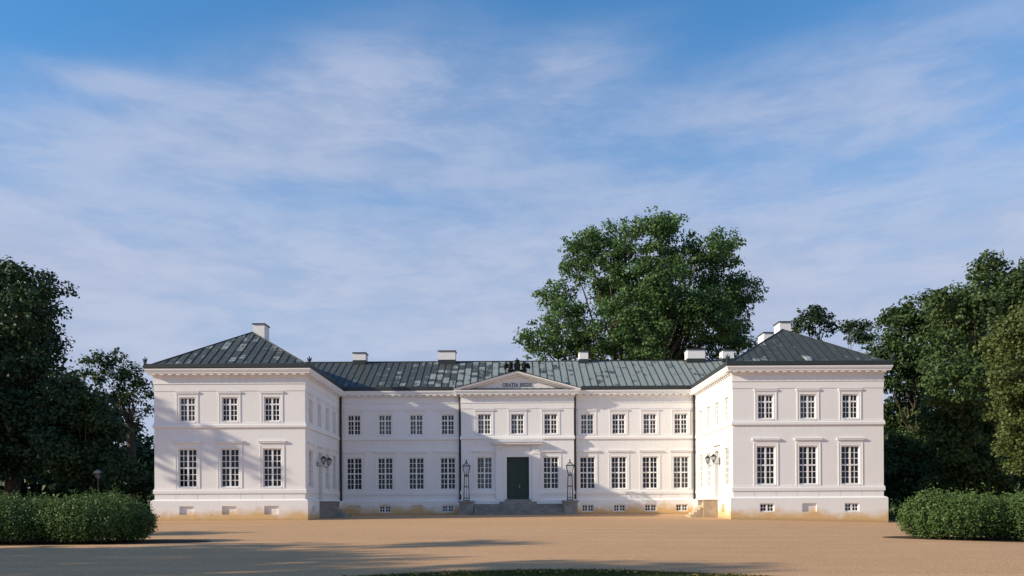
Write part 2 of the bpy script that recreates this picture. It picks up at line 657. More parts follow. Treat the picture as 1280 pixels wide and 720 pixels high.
for i in range(ringlen):
    a, b = RING[i], RING[(i + 1) % ringlen]
    u, n, l = segframe(a, b)
    oa, ob = corner_off(i), corner_off((i + 1) % ringlen)
    ea = (oa[0] * u[0] + oa[1] * u[1]) * PL
    eb = (ob[0] * u[0] + ob[1] * u[1]) * PL
    S = SEG.get(i, dict(ba=[]))
    ops = [(c - BW / 2, c + BW / 2, *BAZ, 0.11 if blind else 0.26, blind) for c, blind in S['ba']]
    o2 = (a[0] + n[0] * PL, a[1] + n[1] * PL)
    plinth.wall(o2, u, n, ea, l + eb, -0.9, 1.30, ops)
plinth.sweep([(PL, 1.30), (0.06, 1.385), (-0.02, 1.385)], RING, True, close_prof=False)
part('plinth', plinth, PLASTER)

bands = MB()
SB = [(-0.02, 1.772), (0.075, 1.772), (0.075, 1.98), (0.045, 2.02), (0.045, 2.09), (-0.02, 2.095)]
bands.sweep(SB, [(XI, 58.95 - 0.775), (XI, D1), (XO, D1), (XO, DB), (-XO, DB), (-XO, D1), (-XI, D1), (-XI, 58.95 - 0.775)])
bands.sweep(SB, [(-XI, 58.95 + 0.775), (-XI, D2), (-XR, D2), (-XR, D2R), (-1.71, D2R)])
bands.sweep(SB, [(1.75, D2R), (XR, D2R), (XR, D2), (XI, D2), (XI, 58.95 + 0.775)])
# ashlar course between plinth and sill band: broad blocks with open joints
for i in range(ringlen):
    a, b = RING[i], RING[(i + 1) % ringlen]
    u, n, l = segframe(a, b)
    if l < 1 or i in (9, 10, 11):
        continue
    doors = [(c - dw / 2 - 0.35, c + dw / 2 + 0.35) for c, dw, _, _ in SEG[i]['dr']]
    if i == 4:
        doors = [(XR - 1.73, XR + 1.77)]
    spans, cur = [], 0.0
    for d0, d1 in doors:
        spans.append((cur, d0))
        cur = d1
    spans.append((cur, l))
    for s0, s1 in spans:
        k = max(1, round((s1 - s0) / 1.37))
        w_ = (s1 - s0) / k
        for j in range(k):
            bands.fbox(a, u, n, s0 + j * w_ + 0.014, s0 + (j + 1) * w_ - 0.014, -0.02, 0.03, 1.375, 1.768)
part('sill_band', bands, PLASTER)
st = MB()
st.sweep([(-0.02, 6.05), (0.045, 6.05), (0.085, 6.09), (0.085, 6.25), (0.045, 6.29), (0.045, 6.37), (-0.02, 6.38)], RING, True, close_prof=False)
part('string_course', st, PLASTER)
co = MB()
co.sweep([(-0.02, 8.47), (0.025, 8.47), (0.025, 8.90), (0.06, 8.925), (0.06, 8.985), (0.02, 9.0), (0.02, 9.36),
          (0.10, 9.40), (0.10, 9.50), (0.14, 9.57), (0.37, 9.575), (0.37, 9.66), (0.40, 9.68), (0.45, 9.80), (0.45, 9.87), (-0.02, 9.89)],
         RING, True, close_prof=False)
for i in range(ringlen):
    a, b = RING[i], RING[(i + 1) % ringlen]
    u, n, l = segframe(a, b)
    if l < 1 or i == 10:
        continue
    convex0 = i in (0, 8, 9, 11, 4)
    s0 = 0.08 if i in (0, 8, 4) else 0.45
    s1 = l - (0.08 if i in (0, 8, 4) else 0.45)
    k = round((s1 - s0) / 0.53)
    for j in range(k + 1):
        c = s0 + (s1 - s0) * j / k
        co.fbox(a, u, n, c - 0.13, c + 0.13, 0.11, 0.345, 9.475, 9.573)
part('cornice', co, PLASTER)

# interior: partitions and floors giving depth; room shade put into their dark colour
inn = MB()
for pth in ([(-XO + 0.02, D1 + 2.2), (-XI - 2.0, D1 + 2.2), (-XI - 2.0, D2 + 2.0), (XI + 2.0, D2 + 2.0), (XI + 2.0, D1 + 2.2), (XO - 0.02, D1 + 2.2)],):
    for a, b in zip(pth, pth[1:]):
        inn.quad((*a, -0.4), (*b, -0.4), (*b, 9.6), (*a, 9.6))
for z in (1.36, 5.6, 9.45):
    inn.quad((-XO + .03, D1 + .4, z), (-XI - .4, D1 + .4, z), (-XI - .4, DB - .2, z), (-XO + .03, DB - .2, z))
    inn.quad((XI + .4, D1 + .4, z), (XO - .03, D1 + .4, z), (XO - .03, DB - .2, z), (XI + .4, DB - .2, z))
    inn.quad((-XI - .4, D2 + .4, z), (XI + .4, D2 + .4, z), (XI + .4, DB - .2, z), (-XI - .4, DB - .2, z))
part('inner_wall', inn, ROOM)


# ------------------------------------------------------------------ windows
def sash_mesh(w, h, rows_low, rows_top, transom, name):
    m = MB()
    y0, y1 = -0.10, -0.04      # outward is -y in the window's own frame (face of the wall is y=-0.0 + depth)
    f = 0.075
    hw = w / 2
    m.box(-hw, -hw + f, y0, y1, 0, h)
    m.box(hw - f, hw, y0, y1, 0, h)
    m.box(-hw + f, hw - f, y0, y1, h - f, h)
    m.box(-hw + f, hw - f, y0 - 0.03, y1, 0, f)
    m.box(-0.055, 0.055, y0 - 0.02, y1, f, h - f)
    if transom:
        for sx in (-1, 1):
            a, b = sorted((sx * 0.055, sx * (hw - f)))
            m.box(a, b, y0 - 0.015, y1, transom - 0.05, transom + 0.05)
    gb = 0.022
    for sx in (-1, 1):
        a, b = sorted((sx * 0.055, sx * (hw - f)))
        c = (a + b) / 2
        zones = [(f, transom - 0.05, rows_low), (transom + 0.05, h - f, rows_top)] if transom else [(f, h - f, rows_low)]
        for z0, z1, r in zones:
            m.box(c - gb, c + gb, y0 + 0.012, y1 - 0.006, z0, z1)
            for k in range(1, r):
                zz = z0 + (z1 - z0) * k / r
                m.box(a, c - gb, y0 + 0.012, y1 - 0.006, zz - gb, zz + gb)
                m.box(c + gb, b, y0 + 0.012, y1 - 0.006, zz - gb, zz + gb)
    return m.mesh(name, [FRAME])


def pane_mesh(w, h, name, mat, y, inset=0.03):
    m = MB()
    hw = w / 2 - inset
    m.quad((-hw, y, inset), (hw, y, inset), (hw, y, h - inset), (-hw, y, h - inset))
    return m.mesh(name, [mat])


def curtain_mesh(w, h):
    m = MB()
    hw = w / 2 - 0.04
    for s in (-1, 1):
        n = 14
        a0, a1 = (-hw, -0.02) if s < 0 else (0.02, hw)
        for k in range(n):
            xa, xb = a0 + (a1 - a0) * k / n, a0 + (a1 - a0) * (k + 1) / n
            ya, yb = 0.16 + 0.02 * math.sin(k * 1.6), 0.16 + 0.02 * math.sin((k + 1) * 1.6)
            m.quad((xa, ya, 0.05), (xb, yb, 0.05), (xb, yb, h - 0.04), (xa, ya, h - 0.04))
    return m.mesh('curtain', [CURTAIN], smooth=True)


def surround_mesh(w, h, big):
    """raised frame and hood round an opening; y = 0.2 is the wall face (window origin sits 0.2 m inside), outward -y"""
    m = MB()
    W = -0.20                  # wall face in window frame
    hw = w / 2
    fw = 0.185
    top = h + fw - 0.01
    p = 0.012
    lo = -0.085
    m.box(-hw - fw, -hw - 0.004, W - p, W + 0.01, lo, h + 0.004)
    m.box(hw + 0.004, hw + fw, W - p, W + 0.01, lo, h + 0.004)
    m.box(-hw - fw, hw + fw, W - p, W + 0.01, h + 0.004, top)
    # outer raised fillet
    m.box(-hw - fw - 0.015, -hw - fw + 0.045, W - p - 0.014, W + 0.008, lo, top - 0.003)
    m.box(hw + fw - 0.045, hw + fw + 0.015, W - p - 0.014, W + 0.008, lo, top - 0.003)
    # sill
    m.box(-hw - 0.004, hw + 0.004, W - 0.035, W + 0.12, lo, -0.002)
    if big:
        z = top
        m.box(-hw - fw - 0.01, hw + fw + 0.01, W - 0.018, W + 0.009, z, z + 0.15)
        m.box(-hw - fw - 0.05, hw + fw + 0.05, W - 0.045, W + 0.007, z + 0.15, z + 0.20)
        m.box(-hw - fw - 0.105, hw + fw + 0.105, W - 0.095, W + 0.005, z + 0.20, z + 0.285)
        m.box(-hw - fw - 0.125, hw + fw + 0.125, W - 0.115, W + 0.003, z + 0.285, z + 0.325)
    else:
        z = top
        m.box(-hw - fw - 0.02, hw + fw + 0.02, W - 0.03, W + 0.009, z, z + 0.07)
        m.box(-hw - fw - 0.06, hw + fw + 0.06, W - 0.065, W + 0.007, z + 0.07, z + 0.16)
        m.box(-hw - fw - 0.075, hw + fw + 0.075, W - 0.08, W + 0.005, z + 0.16, z + 0.19)
    return m.mesh('surround', [PLASTER])


ME = dict(
    up=(sash_mesh(UW, UPZ[1] - UPZ[0], 3, 1, 1.12, 'window'), pane_mesh(UW, UPZ[1] - UPZ[0], 'glass', GLASS, -0.065),
        surround_mesh(UW, UPZ[1] - UPZ[0], False), curtain_mesh(UW, UPZ[1] - UPZ[0])),
    lo=(sash_mesh(LW, LOZ[1] - LOZ[0], 3, 3, 1.27, 'window'), pane_mesh(LW, LOZ[1] - LOZ[0], 'glass', GLASS, -0.065),
        surround_mesh(LW, LOZ[1] - LOZ[0], True), curtain_mesh(LW, LOZ[1] - LOZ[0])),
    ba=(sash_mesh(BW, BAZ[1] - BAZ[0], 2, 0, 0, 'basement_window'), pane_mesh(BW, BAZ[1] - BAZ[0], 'glass', GLASS, -0.065), None, None),
)
CURT = {(2, 'up'): (1, 2), (4, 'lo'): (0,), (2, 'lo'): (), (4, 'up'): (0, 1), (0, 'up'): (0,), (6, 'up'): (0, 2), (8, 'up'): (1,), (6, 'lo'): (3,)}
for i, S in SEG.items():
    a, b = RING[i], RING[(i + 1) % ringlen]
    u, n, l = segframe(a, b)
    rz = math.atan2(u[1], u[0])
    for typ, zz in (('up', UPZ), ('lo', LOZ), ('ba', BAZ)):
        items = [c for c, blind in S['ba'] if not blind] if typ == 'ba' else S[typ]
        for k, c in enumerate(items):
            dep = 0.20 if typ != 'ba' else 0.19 - PL
            ox, oy = a[0] + u[0] * c - n[0] * dep, a[1] + u[1] * c - n[1] * dep
            sash, gl, sur, cur = ME[typ]
            wobj = link('basement_window' if typ == 'ba' else 'window', sash, palace, (ox, oy - PY, zz[0]), rz)
            link('glass', gl, wobj).rotation_euler = (R(random.uniform(-.8, .8)), 0, R(random.uniform(-1, 1)))
            if sur:
                link('surround', sur, wobj)
            if cur and k in CURT.get((i, typ), ()):
                link('curtain', cur, wobj)

# ------------------------------------------------------------------ doors
dm = MB()
yd = D2R + 0.28
dx0, dx1, dz0, dz1 = -0.85, 0.89, 1.39, 4.69
for s0, s1 in ((dx0, 0.017), (0.023, dx1)):
    dm.box(s0, s1, yd, yd + 0.07, dz0, dz1 - 0.002)
    w_ = s1 - s0
    for z0, z1 in ((1.55, 2.35), (2.5, 3.55), (3.7, 4.5)):
        for q0, q1, r0, r1 in ((s0 + .13, s1 - .13, z0, z0 + .05), (s0 + .13, s1 - .13, z1 - .05, z1),
                               (s0 + .13, s0 + .18, z0 + .05, z1 - .05), (s1 - .18, s1 - .13, z0 + .05, z1 - .05)):
            dm.box(q0, q1, yd - 0.03, yd + 0.01, r0, r1)
        dm.box(s0 + .24, s1 - .24, yd - 0.018, yd + 0.01, z0 + .11, z1 - .11)
dm.box(-0.02, 0.06, yd - 0.035, yd + 0.011, dz0 + .01, dz1 - .02)
door = part('entrance_door', dm, DOORG)
h = MB()
h.tube([(0.14, yd - 0.0, 2.42), (0.14, yd - 0.07, 2.42), (0.28, yd - 0.07, 2.42)], 0.016, 6)
h.box(0.115, 0.165, yd - 0.012, yd + 0.004, 2.28, 2.52)
part('handle', h, BRASS, door)
# classical surround: inner frame, two piers, entablature with roundels and hood
ds = MB()
Y = D2R
ds.box(dx0 - 0.22, dx0 - 0.003, Y - 0.09, Y + 0.01, 1.375, dz1 + 0.003)
ds.box(dx1 + 0.003, dx1 + 0.22, Y - 0.09, Y + 0.01, 1.375, dz1 + 0.003)
ds.box(dx0 - 0.22, dx1 + 0.22, Y - 0.09, Y + 0.01, dz1 + 0.003, dz1 + 0.22)
for s in (-1, 1):
    c = 0.02 + s * 1.42
    ds.box(c - 0.32, c + 0.32, Y - 0.13, Y + 0.012, 1.372, 4.93)
    ds.box(c - 0.35, c + 0.35, Y - 0.16, Y + 0.013, 4.93, 5.0)
    ds.box(c - 0.32, c + 0.32, Y - 0.132, Y + 0.012, 5.0, 5.60)
    # roundel
    cx, cz = c, 5.30
    for rr, yy in ((0.21, 0.165), (0.12, 0.175)):
        pts = [(cx + rr * math.cos(t * math.pi / 12), Y - 0.13, cz + rr * math.sin(t * math.pi / 12)) for t in range(25)]
        ds.tube(pts, 0.028, 6, cap=False)
ds.box(0.02 - 1.10, 0.02 + 1.10, Y - 0.085, Y + 0.012, 4.913, 4.975)
ds.box(0.02 - 1.10, 0.02 + 1.10, Y - 0.05, Y + 0.011, 4.975, 5.60)
for q0, q1, r0, r1 in ((-1.0, 1.04, 5.05, 5.09), (-1.0, 1.04, 5.5, 5.54), (-1.0, -.96, 5.09, 5.5), (1.0, 1.04, 5.09, 5.5)):
    ds.box(q0, q1, Y - 0.075, Y - 0.045, r0, r1)
ds.box(-1.80, 1.84, Y - 0.20, Y + 0.009, 5.60, 5.68)
ds.box(-1.88, 1.92, Y - 0.40, Y + 0.007, 5.68, 5.84)
ds.box(-1.94, 1.98, Y - 0.46, Y + 0.005, 5.84, 5.92)
part('door_surround', ds, PLASTER, door)
for s in (-1, 1):
    m = MB()
    xw = s * XI
    y0, y1 = 58.95 - 0.575, 58.95 + 0.575
    xa, xb = sorted((xw + s * 0.24, xw + s * 0.30))
    m.box(xa, xb, y0, y1, 1.37, 4.655)
    xp = xw + s * 0.24
    for z0, z1 in ((1.6, 2.5), (2.65, 3.6), (3.75, 4.45)):
        for q0, q1 in ((y0 + .1, 58.93), (58.97, y1 - .1)):
            xa, xb = sorted((xp - s * 0.025, xp + s * 0.01))
            m.box(xa, xb, q0, q1, z0, z1)
    sdoor = part('side_door', m, DOORP)
    m = MB()
    m.tube([(xp, 59.05, 2.45), (xp - s * .07, 59.05, 2.45), (xp - s * .07, 59.17, 2.45)], 0.015, 6)
    part('handle', m, BRASS, sdoor)
    m = MB()
    def bx(d0, d1, ya, yb, za, zb):
        p, q = sorted((xw - s * d0, xw - s * d1))
        m.box(p, q, ya, yb, za, zb)
    bx(-0.01, 0.05, y0 - 0.2, y0 - 0.003, 1.39, 4.66)
    bx(-0.01, 0.05, y1 + 0.003, y1 + 0.2, 1.39, 4.66)
    bx(-0.01, 0.052, y0 - 0.2, y1 + 0.2, 4.661, 4.86)
    bx(-0.01, 0.04, y0 - 0.21, y1 + 0.21, 4.861, 5.02)
    bx(-0.01, 0.2, y0 - 0.3, y1 + 0.3, 5.021, 5.14)
    part('door_surround', m, PLASTER, sdoor)

# ------------------------------------------------------------------ downpipes
def pipe(x, y, z0, z1, r=0.06):
    m = MB()
    m.tube([(x, y, z0), (x, y, z1)], r, 10)
    for z in (z0 + .15, 3.3, 5.4, 7.4, z1 - .5):
        m.lathe([(r + .018, -.03), (r + .018, .03)], (x, y, z), 10)
    m.tube([(x, y, z1 - 0.02), (x, y - 0.05, z1 + .12)], r, 8)
    part('downpipe', m, PIPE, smooth=False)


for s in (-1, 1):  # court-side pipes widened to take in their cast shadow
    pipe(s * (XI - 0.14), D2 - 0.15, 1.3, 9.45, 0.08)
    pipe(s * (XR + 0.1), D2 - 0.17, 1.3, 9.45, 0.08)
    pipe(s * (XO + 0.09), D1 + 0.35, 1.4, 9.45, 0.055)

# ------------------------------------------------------------------ roofs
EV, EZ = 0.40, 10.02           # eave overhang, roof start height


def slope(mb, quad, u_off=0.0, ribs=True, step=0.56):
    """roof plane given by eave start, eave end, ridge end, ridge start (or triangle); UV in metres; standing seams as real ribs"""
    q = [Vector(p) for p in quad]
    e = (q[1] - q[0])
    L = e.length
    e.normalize()
    nrm = (q[1] - q[0]).cross(q[2] - q[0]).normalized()
    if nrm.z < 0:
        nrm = -nrm
    up = nrm.cross(e).normalized()
    if up.z < 0:
        up = -up
    uv = [((p - q[0]).dot(e) + u_off, (p - q[0]).dot(up)) for p in q]
    mb.face([tuple(p) for p in q], 0, uv)
    if not ribs:
        return
    pl = [(a - u_off, b) for a, b in uv]
    k = 0
    a = math.ceil(u_off / step) * step - u_off
    while a < L - 0.02:
        vs = []
        for (x0, y0), (x1, y1) in zip(pl, pl[1:] + pl[:1]):
            if abs(x1 - x0) > 1e-9 and min(x0, x1) <= a <= max(x0, x1):
                vs.append(y0 + (y1 - y0) * (a - x0) / (x1 - x0))
        if len(vs) >= 2:
            v0, v1 = min(vs), max(vs)
            if v1 - v0 > 0.25:
                def w(aa, v, hgt):
                    return tuple(q[0] + e * aa + up * v + nrm * hgt)
                hw, hh = 0.015, 0.04
                i = len(mb.v)
                pts = [w(a - hw, v0 + .02, 0), w(a + hw, v0 + .02, 0), w(a + hw, v1 - .03, 0), w(a - hw, v1 - .03, 0),
                       w(a - hw, v0 + .02, hh), w(a + hw, v0 + .02, hh), w(a + hw, v1 - .03, hh), w(a - hw, v1 - .03, hh)]
                mb.hexa(pts, 1)
        a += step


YR, ZR, ZW = 71.4, 13.15, 13.32
rm = MB()
slope(rm, [(-18.87, D2 - EV, EZ), (18.87, D2 - EV, EZ), (18.87, YR, ZR), (-18.87, YR, ZR)])
slope(rm, [(18.87, DB + EV, EZ), (-18.87, DB + EV, EZ), (-18.87, YR, ZR), (18.87, YR, ZR)])
rm.tube([(-18.87, YR, ZR), (18.87, YR, ZR)], 0.07, 8, mat=1)
roof_main = part('roof', rm, [ROOF_M, COPPER], uv=True)
roof_w = {}
for s, mat in ((-1, ROOF_L), (1, ROOF_R)):
    m = MB()
    cx = s * (XO + XI) / 2
    x0, x1 = (-XO - EV, -XI + EV) if s < 0 else (XI - EV, XO + EV)
    yf, yb = D1 - EV, DB + EV
    pk, pb = (cx, yf + 5.35, ZW), (cx, yb - 5.35, ZW)
    slope(m, [(x0, yf, EZ), (x1, yf, EZ), pk])
    slope(m, [(x1, yf, EZ), (x1, yb, EZ), pb, pk], 3.0)
    slope(m, [(x1, yb, EZ), (x0, yb, EZ), pb], 1.0)
    slope(m, [(x0, yb, EZ), (x0, yf, EZ), pk, pb], 7.0)
    for c in ((x0, yf, EZ), (x1, yf, EZ)):
        m.tube([c, pk], 0.06, 6, mat=1)
    m.tube([pk, pb], 0.07, 8, mat=1)
    roof_w[s] = part('roof', m, [mat, COPPER], uv=True)

gut = MB()
prof = [(0.33, 9.872), (0.45, 9.872), (0.48, 9.93), (0.475, 10.15), (0.44, 10.19), (0.41, 10.15), (0.33, 10.06)]
back = [(XO, DB), (-XO, DB)]
gut.sweep(prof, [(4.98, D2), (XI, D2), (XI, D1), (XO, D1), (XO, DB), (-XO, DB), (-XO, D1), (-XI, D1), (-XI, D2), (-4.98, D2)], False)
part('gutter', gut, COPPER)
# corner ornaments on the gutter
for x, y in ((-XO - .40, D1 - .42), (-XI + .40, D1 - .42), (XI - .40, D1 - .42), (XO + .40, D1 - .42)):
    m = MB()
    m.box(x - .07, x + .07, y - .07, y + .07, 10.14, 10.27)
    m.lathe([(.05, 0), (.09, .06), (.11, .14), (.05, .22), (.03, .27), (.05, .31), (.01, .38)], (x, y, 10.27), 8)
    m.prism([(x - .10, 10.30), (x - .02, 10.30), (x - .08, 10.50), (x - .16, 10.56)], y - .03, y + .03)
    m.prism([(x + .02, 10.30), (x + .10, 10.30), (x + .16, 10.56), (x + .08, 10.50)], y - .03, y + .03)
    part('finial', m, COPPER)


def chimney(parent, x0, x1, y0, y1, z0, z1):
    m = MB()
    m.box(x0, x1, y0, y1, z0, z1)
    c = obj('chimney', m, PLASTER, parent)
    m2 = MB()
    m2.box(x0 - .06, x1 + .06, y0 - .06, y1 + .06, z1 + .001, z1 + .08)
    zb = z0 + 0.0
    m.box
    m2.box(x0 - .03, x1 + .03, y0 - .03, y1 + .03, z0, z0 + 0.5)
    for f in list(range(0)):
        pass
    me = m2.mesh('chimney', [COPPER])
    # cap and lead flashing join the shaft's mesh
    m.m = [0] * len(m.f)
    base = len(m.v)
    m.v += m2.v
    m.f += [tuple(i + base for i in f) for f in m2.f]
    m.m += [1] * len(m2.f)
    m.uv += m2.uv
    bpy.data.meshes.remove(me)
    old = c.data
    c.data = m.mesh('chimney', [PLASTER, COPPER])
    bpy.data.meshes.remove(old)
    return c


chimney(roof_w[-1], -19.42, -18.58, 61.7, 62.9, 12.5, 14.30)
chimney(roof_w[1], 19.10, 19.92, 61.2, 62.5, 12.4, 14.15)
chimney(roof_w[1], 19.10, 19.92, 65.0, 66.5, 12.4, 14.15)
chimney(roof_main, -13.8, -12.74, 70.9, 72.0, 12.75, 13.83)
chimney(roof_main, -6.6, -5.17, 70.9, 72.0, 12.75, 13.95)
chimney(roof_main, 5.3, 6.05, 70.9, 71.9, 12.75, 13.85)
chimney(roof_main, 14.42, 15.92, 70.9, 72.0, 12.75, 13.98)
chimney(roof_main, 17.4, 18.35, 70.9, 72.0, 12.75, 13.9)
# small roof hatch low on the right wing
m = MB()
hx, hy = P(1012, 450, 54.9)[0], 54.75
m.hexa([(hx - .2, hy, 10.12), (hx + .2, hy, 10.12), (hx + .24, hy + .55, 10.46), (hx - .24, hy + .55, 10.46),
        (hx - .17, hy + .05, 10.38), (hx + .17, hy + .05, 10.38), (hx + .2, hy + .55, 10.62), (hx - .2, hy + .55, 10.62)])
m.box(hx - .04, hx + .04, hy + .05, hy + .15, 10.38, 10.48)
obj('roof_hatch', m, SKYLIGHT, roof_w[1])

# ------------------------------------------------------------------ pediment
pd = MB()
T0, TA_ = (4.93, 9.90), 11.27


def rake(mb, half, zt, apex, th, y0, y1, mat=0):
    for s in (-1, 1):
        poly = [(s * half, zt - th), (s * half, zt), (0, apex), (0, apex - th)]
        if s < 0:
            poly = [poly[0], poly[3], poly[2], poly[1]]
            mb.prism(poly, y0, y1, mat)
        else:
            mb.prism([poly[3], poly[0], poly[1], poly[2]], y0, y1, mat)


yF = D2R - 0.45
# tympanum
pd.face([(-4.3, D2R - 0.02, 9.88), (4.3, D2R - 0.02, 9.88), (0, D2R - 0.02, 11.08)])
rake(pd, 4.93, 9.985, 11.33, 0.13, yF, D2R + 2.6)
rake(pd, 4.72, 9.905, 11.195, 0.075, yF + 0.08, D2R)
rake(pd, 4.55, 9.88, 11.118, 0.12, yF + 0.24, D2R)
pediment = part('pediment', pd, PLASTER)
cp = MB()
rake(cp, 5.0, 10.01, 11.38, 0.045, yF - 0.04, D2R + 2.9)
cp.prism([(-4.4, 9.893), (4.4, 9.893), (4.4, 9.925), (-4.4, 9.925)], yF + 0.0, D2R - 0.03)
part('pediment_flashing', cp, COPPER, pediment)

# lettering GRATIA REGIS, each glyph drawn as thick and thin serifed strokes on a 1 x 1.4 cell
H_ = 1.4
GL = {
    'G': [('arc', .55, .7, .45, .62, 45, 315, .17), ('s', .62, .55, 1.05, .55, .10), ('s', .93, .14, .93, .58, .17), ('s', .90, 1.0, .95, 1.35, .10)],
    'R': [('s', .2, 0, .2, H_, .2), ('s', 0, .05, .4, .05, .1), ('s', 0, H_ - .05, .6, H_ - .05, .1), ('arc', .5, 1.05, .36, .33, -90, 90, .17),
          ('s', .2, .72, .55, .72, .1), ('s', .5, .7, .92, .05, .19), ('s', .78, .05, 1.1, .05, .1)],
    'A': [('s', .12, 0, .52, H_, .10), ('s', .5, H_, .92, 0, .2), ('s', .25, .48, .78, .48, .10), ('s', -.05, .05, .3, .05, .1), ('s', .72, .05, 1.1, .05, .1)],
    'T': [('s', .5, 0, .5, H_, .2), ('s', 0, H_ - .06, 1, H_ - .06, .12), ('s', .3, .05, .7, .05, .1), ('s', .04, 1.08, .04, H_, .1), ('s', .96, 1.08, .96, H_, .1)],
    'I': [('s', .25, 0, .25, H_, .2), ('s', .03, .05, .47, .05, .1), ('s', .03, H_ - .05, .47, H_ - .05, .1)],
    'E': [('s', .2, 0, .2, H_, .2), ('s', 0, .05, .9, .05, .1), ('s', 0, H_ - .05, .86, H_ - .05, .1), ('s', .2, .72, .65, .72, .1),
          ('s', .86, 0, .86, .34, .1), ('s', .82, 1.08, .82, H_, .1), ('s', .65, .55, .65, .9, .1)],
    'S': [('arc', .45, 1.03, .33, .32, 30, 270, .14), ('arc', .45, .37, .36, .33, -150, 90, .16), ('s', .76, 1.0, .78, 1.36, .09), ('s', .08, .04, .1, .4, .09)],
}
ADV = {'G': 1.32, 'R': 1.25, 'A': 1.28, 'T': 1.18, 'I': .68, 'E': 1.12, 'S': 1.05, ' ': .75}
txt = 'GRATIA REGIS'
tw = sum(ADV[c] for c in txt)
sc = 2.32 / tw
lt = MB()
cur = -1.14
yl = D2R - 0.055
for ch in txt:
    if ch != ' ':
        for st_ in GL[ch]:
            if st_[0] == 's':
                segs = [(st_[1], st_[2], st_[3], st_[4])]
                wd = st_[5]
            else:
                _, cx, cz, rx, rz_, t0, t1, wd = st_
                n_ = 14
                pts = [(cx + rx * math.cos(R(t0 + (t1 - t0) * k / n_)), cz + rz_ * math.sin(R(t0 + (t1 - t0) * k / n_))) for k in range(n_ + 1)]
                segs = [(*p0, *p1) for p0, p1 in zip(pts, pts[1:])]
            for x0, z0, x1, z1 in segs:
                dx, dz = x1 - x0, z1 - z0
                l_ = math.hypot(dx, dz)
                nx, nz = -dz / l_ * wd * .6, dx / l_ * wd * .6
                q = [(x0 - nx, z0 - nz), (x1 - nx, z1 - nz), (x1 + nx, z1 + nz), (x0 + nx, z0 + nz)]
                lt.prism([(cur + a * sc, 10.17 + b * sc * 1.15) for a, b in q], yl + random.uniform(0, .004), D2R - 0.021)
    cur += ADV[ch] * sc
part('lettering', lt, LETTER, pediment)

# ------------------------------------------------------------------ entrance steps and side steps
es = MB()
gmain = 0.25
n_full = 5
z_land = 1.03
rise = (z_land - 0.22) / n_full
for k in range(n_full):
    z1 = z_land - k * rise
    yf = D2R - 0.75 - 0.34 * k
    es.box(-3.32, 3.40, yf - 0.345, D2R - PL - 0.005 if k == 0 else yf, -0.2, z1 - 0.05)
    es.box(-3.315, 3.395, yf - 0.385, D2R - PL - 0.006 if k == 0 else yf - 0.002, z1 - 0.049, z1)
es.box(-1.42, 1.46, D2R - 0.74, D2R - PL - 0.006, 1.029, 1.21)
es.box(-1.02, 1.06, D2R - 0.46, D2R - PL - 0.007, 1.209, 1.386)
es.box(-0.84, 0.88, D2R - PL - 0.008, D2R + 0.40, 1.30, 1.388)
part('entrance_steps', es, STONE)
for s in (-1, 1):
    m = MB()
    xw = s * (XI - PL)
    g0 = gz(s * 13, 59) - 0.25
    def bx2(d0, d1, ya, yb, za, zb):
        p, q = sorted((xw - s * d0, xw - s * d1))
        m.box(p, q, ya, yb, za, zb)
    nst = 6
    zt = 1.20
    g1 = gz(s * 12, 59)
    for k in range(nst + 1):
        zz = zt - (zt - g1) * k / (nst + 1)
        a = 0.0 if k == 0 else 0.55 + 0.22 * (k - 1)
        if 0.55 + .22 * k <= 1.05:
            bx2(a + .003, 0.55 + 0.22 * k, 58.255, 59.645, g0, zz)
        else:
            bx2(a + .003, 0.55 + 0.22 * k, 58.1, 59.8, g0, zz)
    for ya, yb in ((58.0, 58.25), (59.65, 59.9)):
        bx2(0.0, 0.99, ya, yb, g0, zt - 0.02)
        bx2(-0.0, 1.03, ya - 0.03, yb + 0.03, zt - 0.018, zt + 0.06)
    part('side_steps', m, STONE if s < 0 else STONE_L)

# ------------------------------------------------------------------ coat of arms on the pediment
ca = thing('coat_of_arms', 'dark bronze crowned shield between two eagles on the pediment peak', 'sculpture', (0.0, D2R + 0.05, 11.36))
m = MB()
m.box(-.62, .62, -.2, .2, -.28, .05)
m.box(-.75, .75, -.24, .24, .05, .14)
obj('base', m, BRONZE, ca)
m = MB()
shield = [(-.24, .62), (-.25, .3), (-.18, .16), (0, .13), (.18, .16), (.25, .3), (.24, .62), (.12, .68), (0, .65), (-.12, .68)]
m.prism([(x, z) for x, z in shield][0:10], -.12, .1)
m.prism([(x * .8, .4 + (z - .4) * .8) for x, z in shield], -.145, -.1)
obj('shield', m, BRONZE, ca)
m = MB()
m.lathe([(.15, 0), (.16, .05), (.12, .06), (.2, .15), (.19, .2), (.1, .25), (.03, .28), (.05, .31), (.05, .35), (.01, .4)], (0, 0, .68), 12)
obj('crown', m, BRONZE, ca, smooth=True)
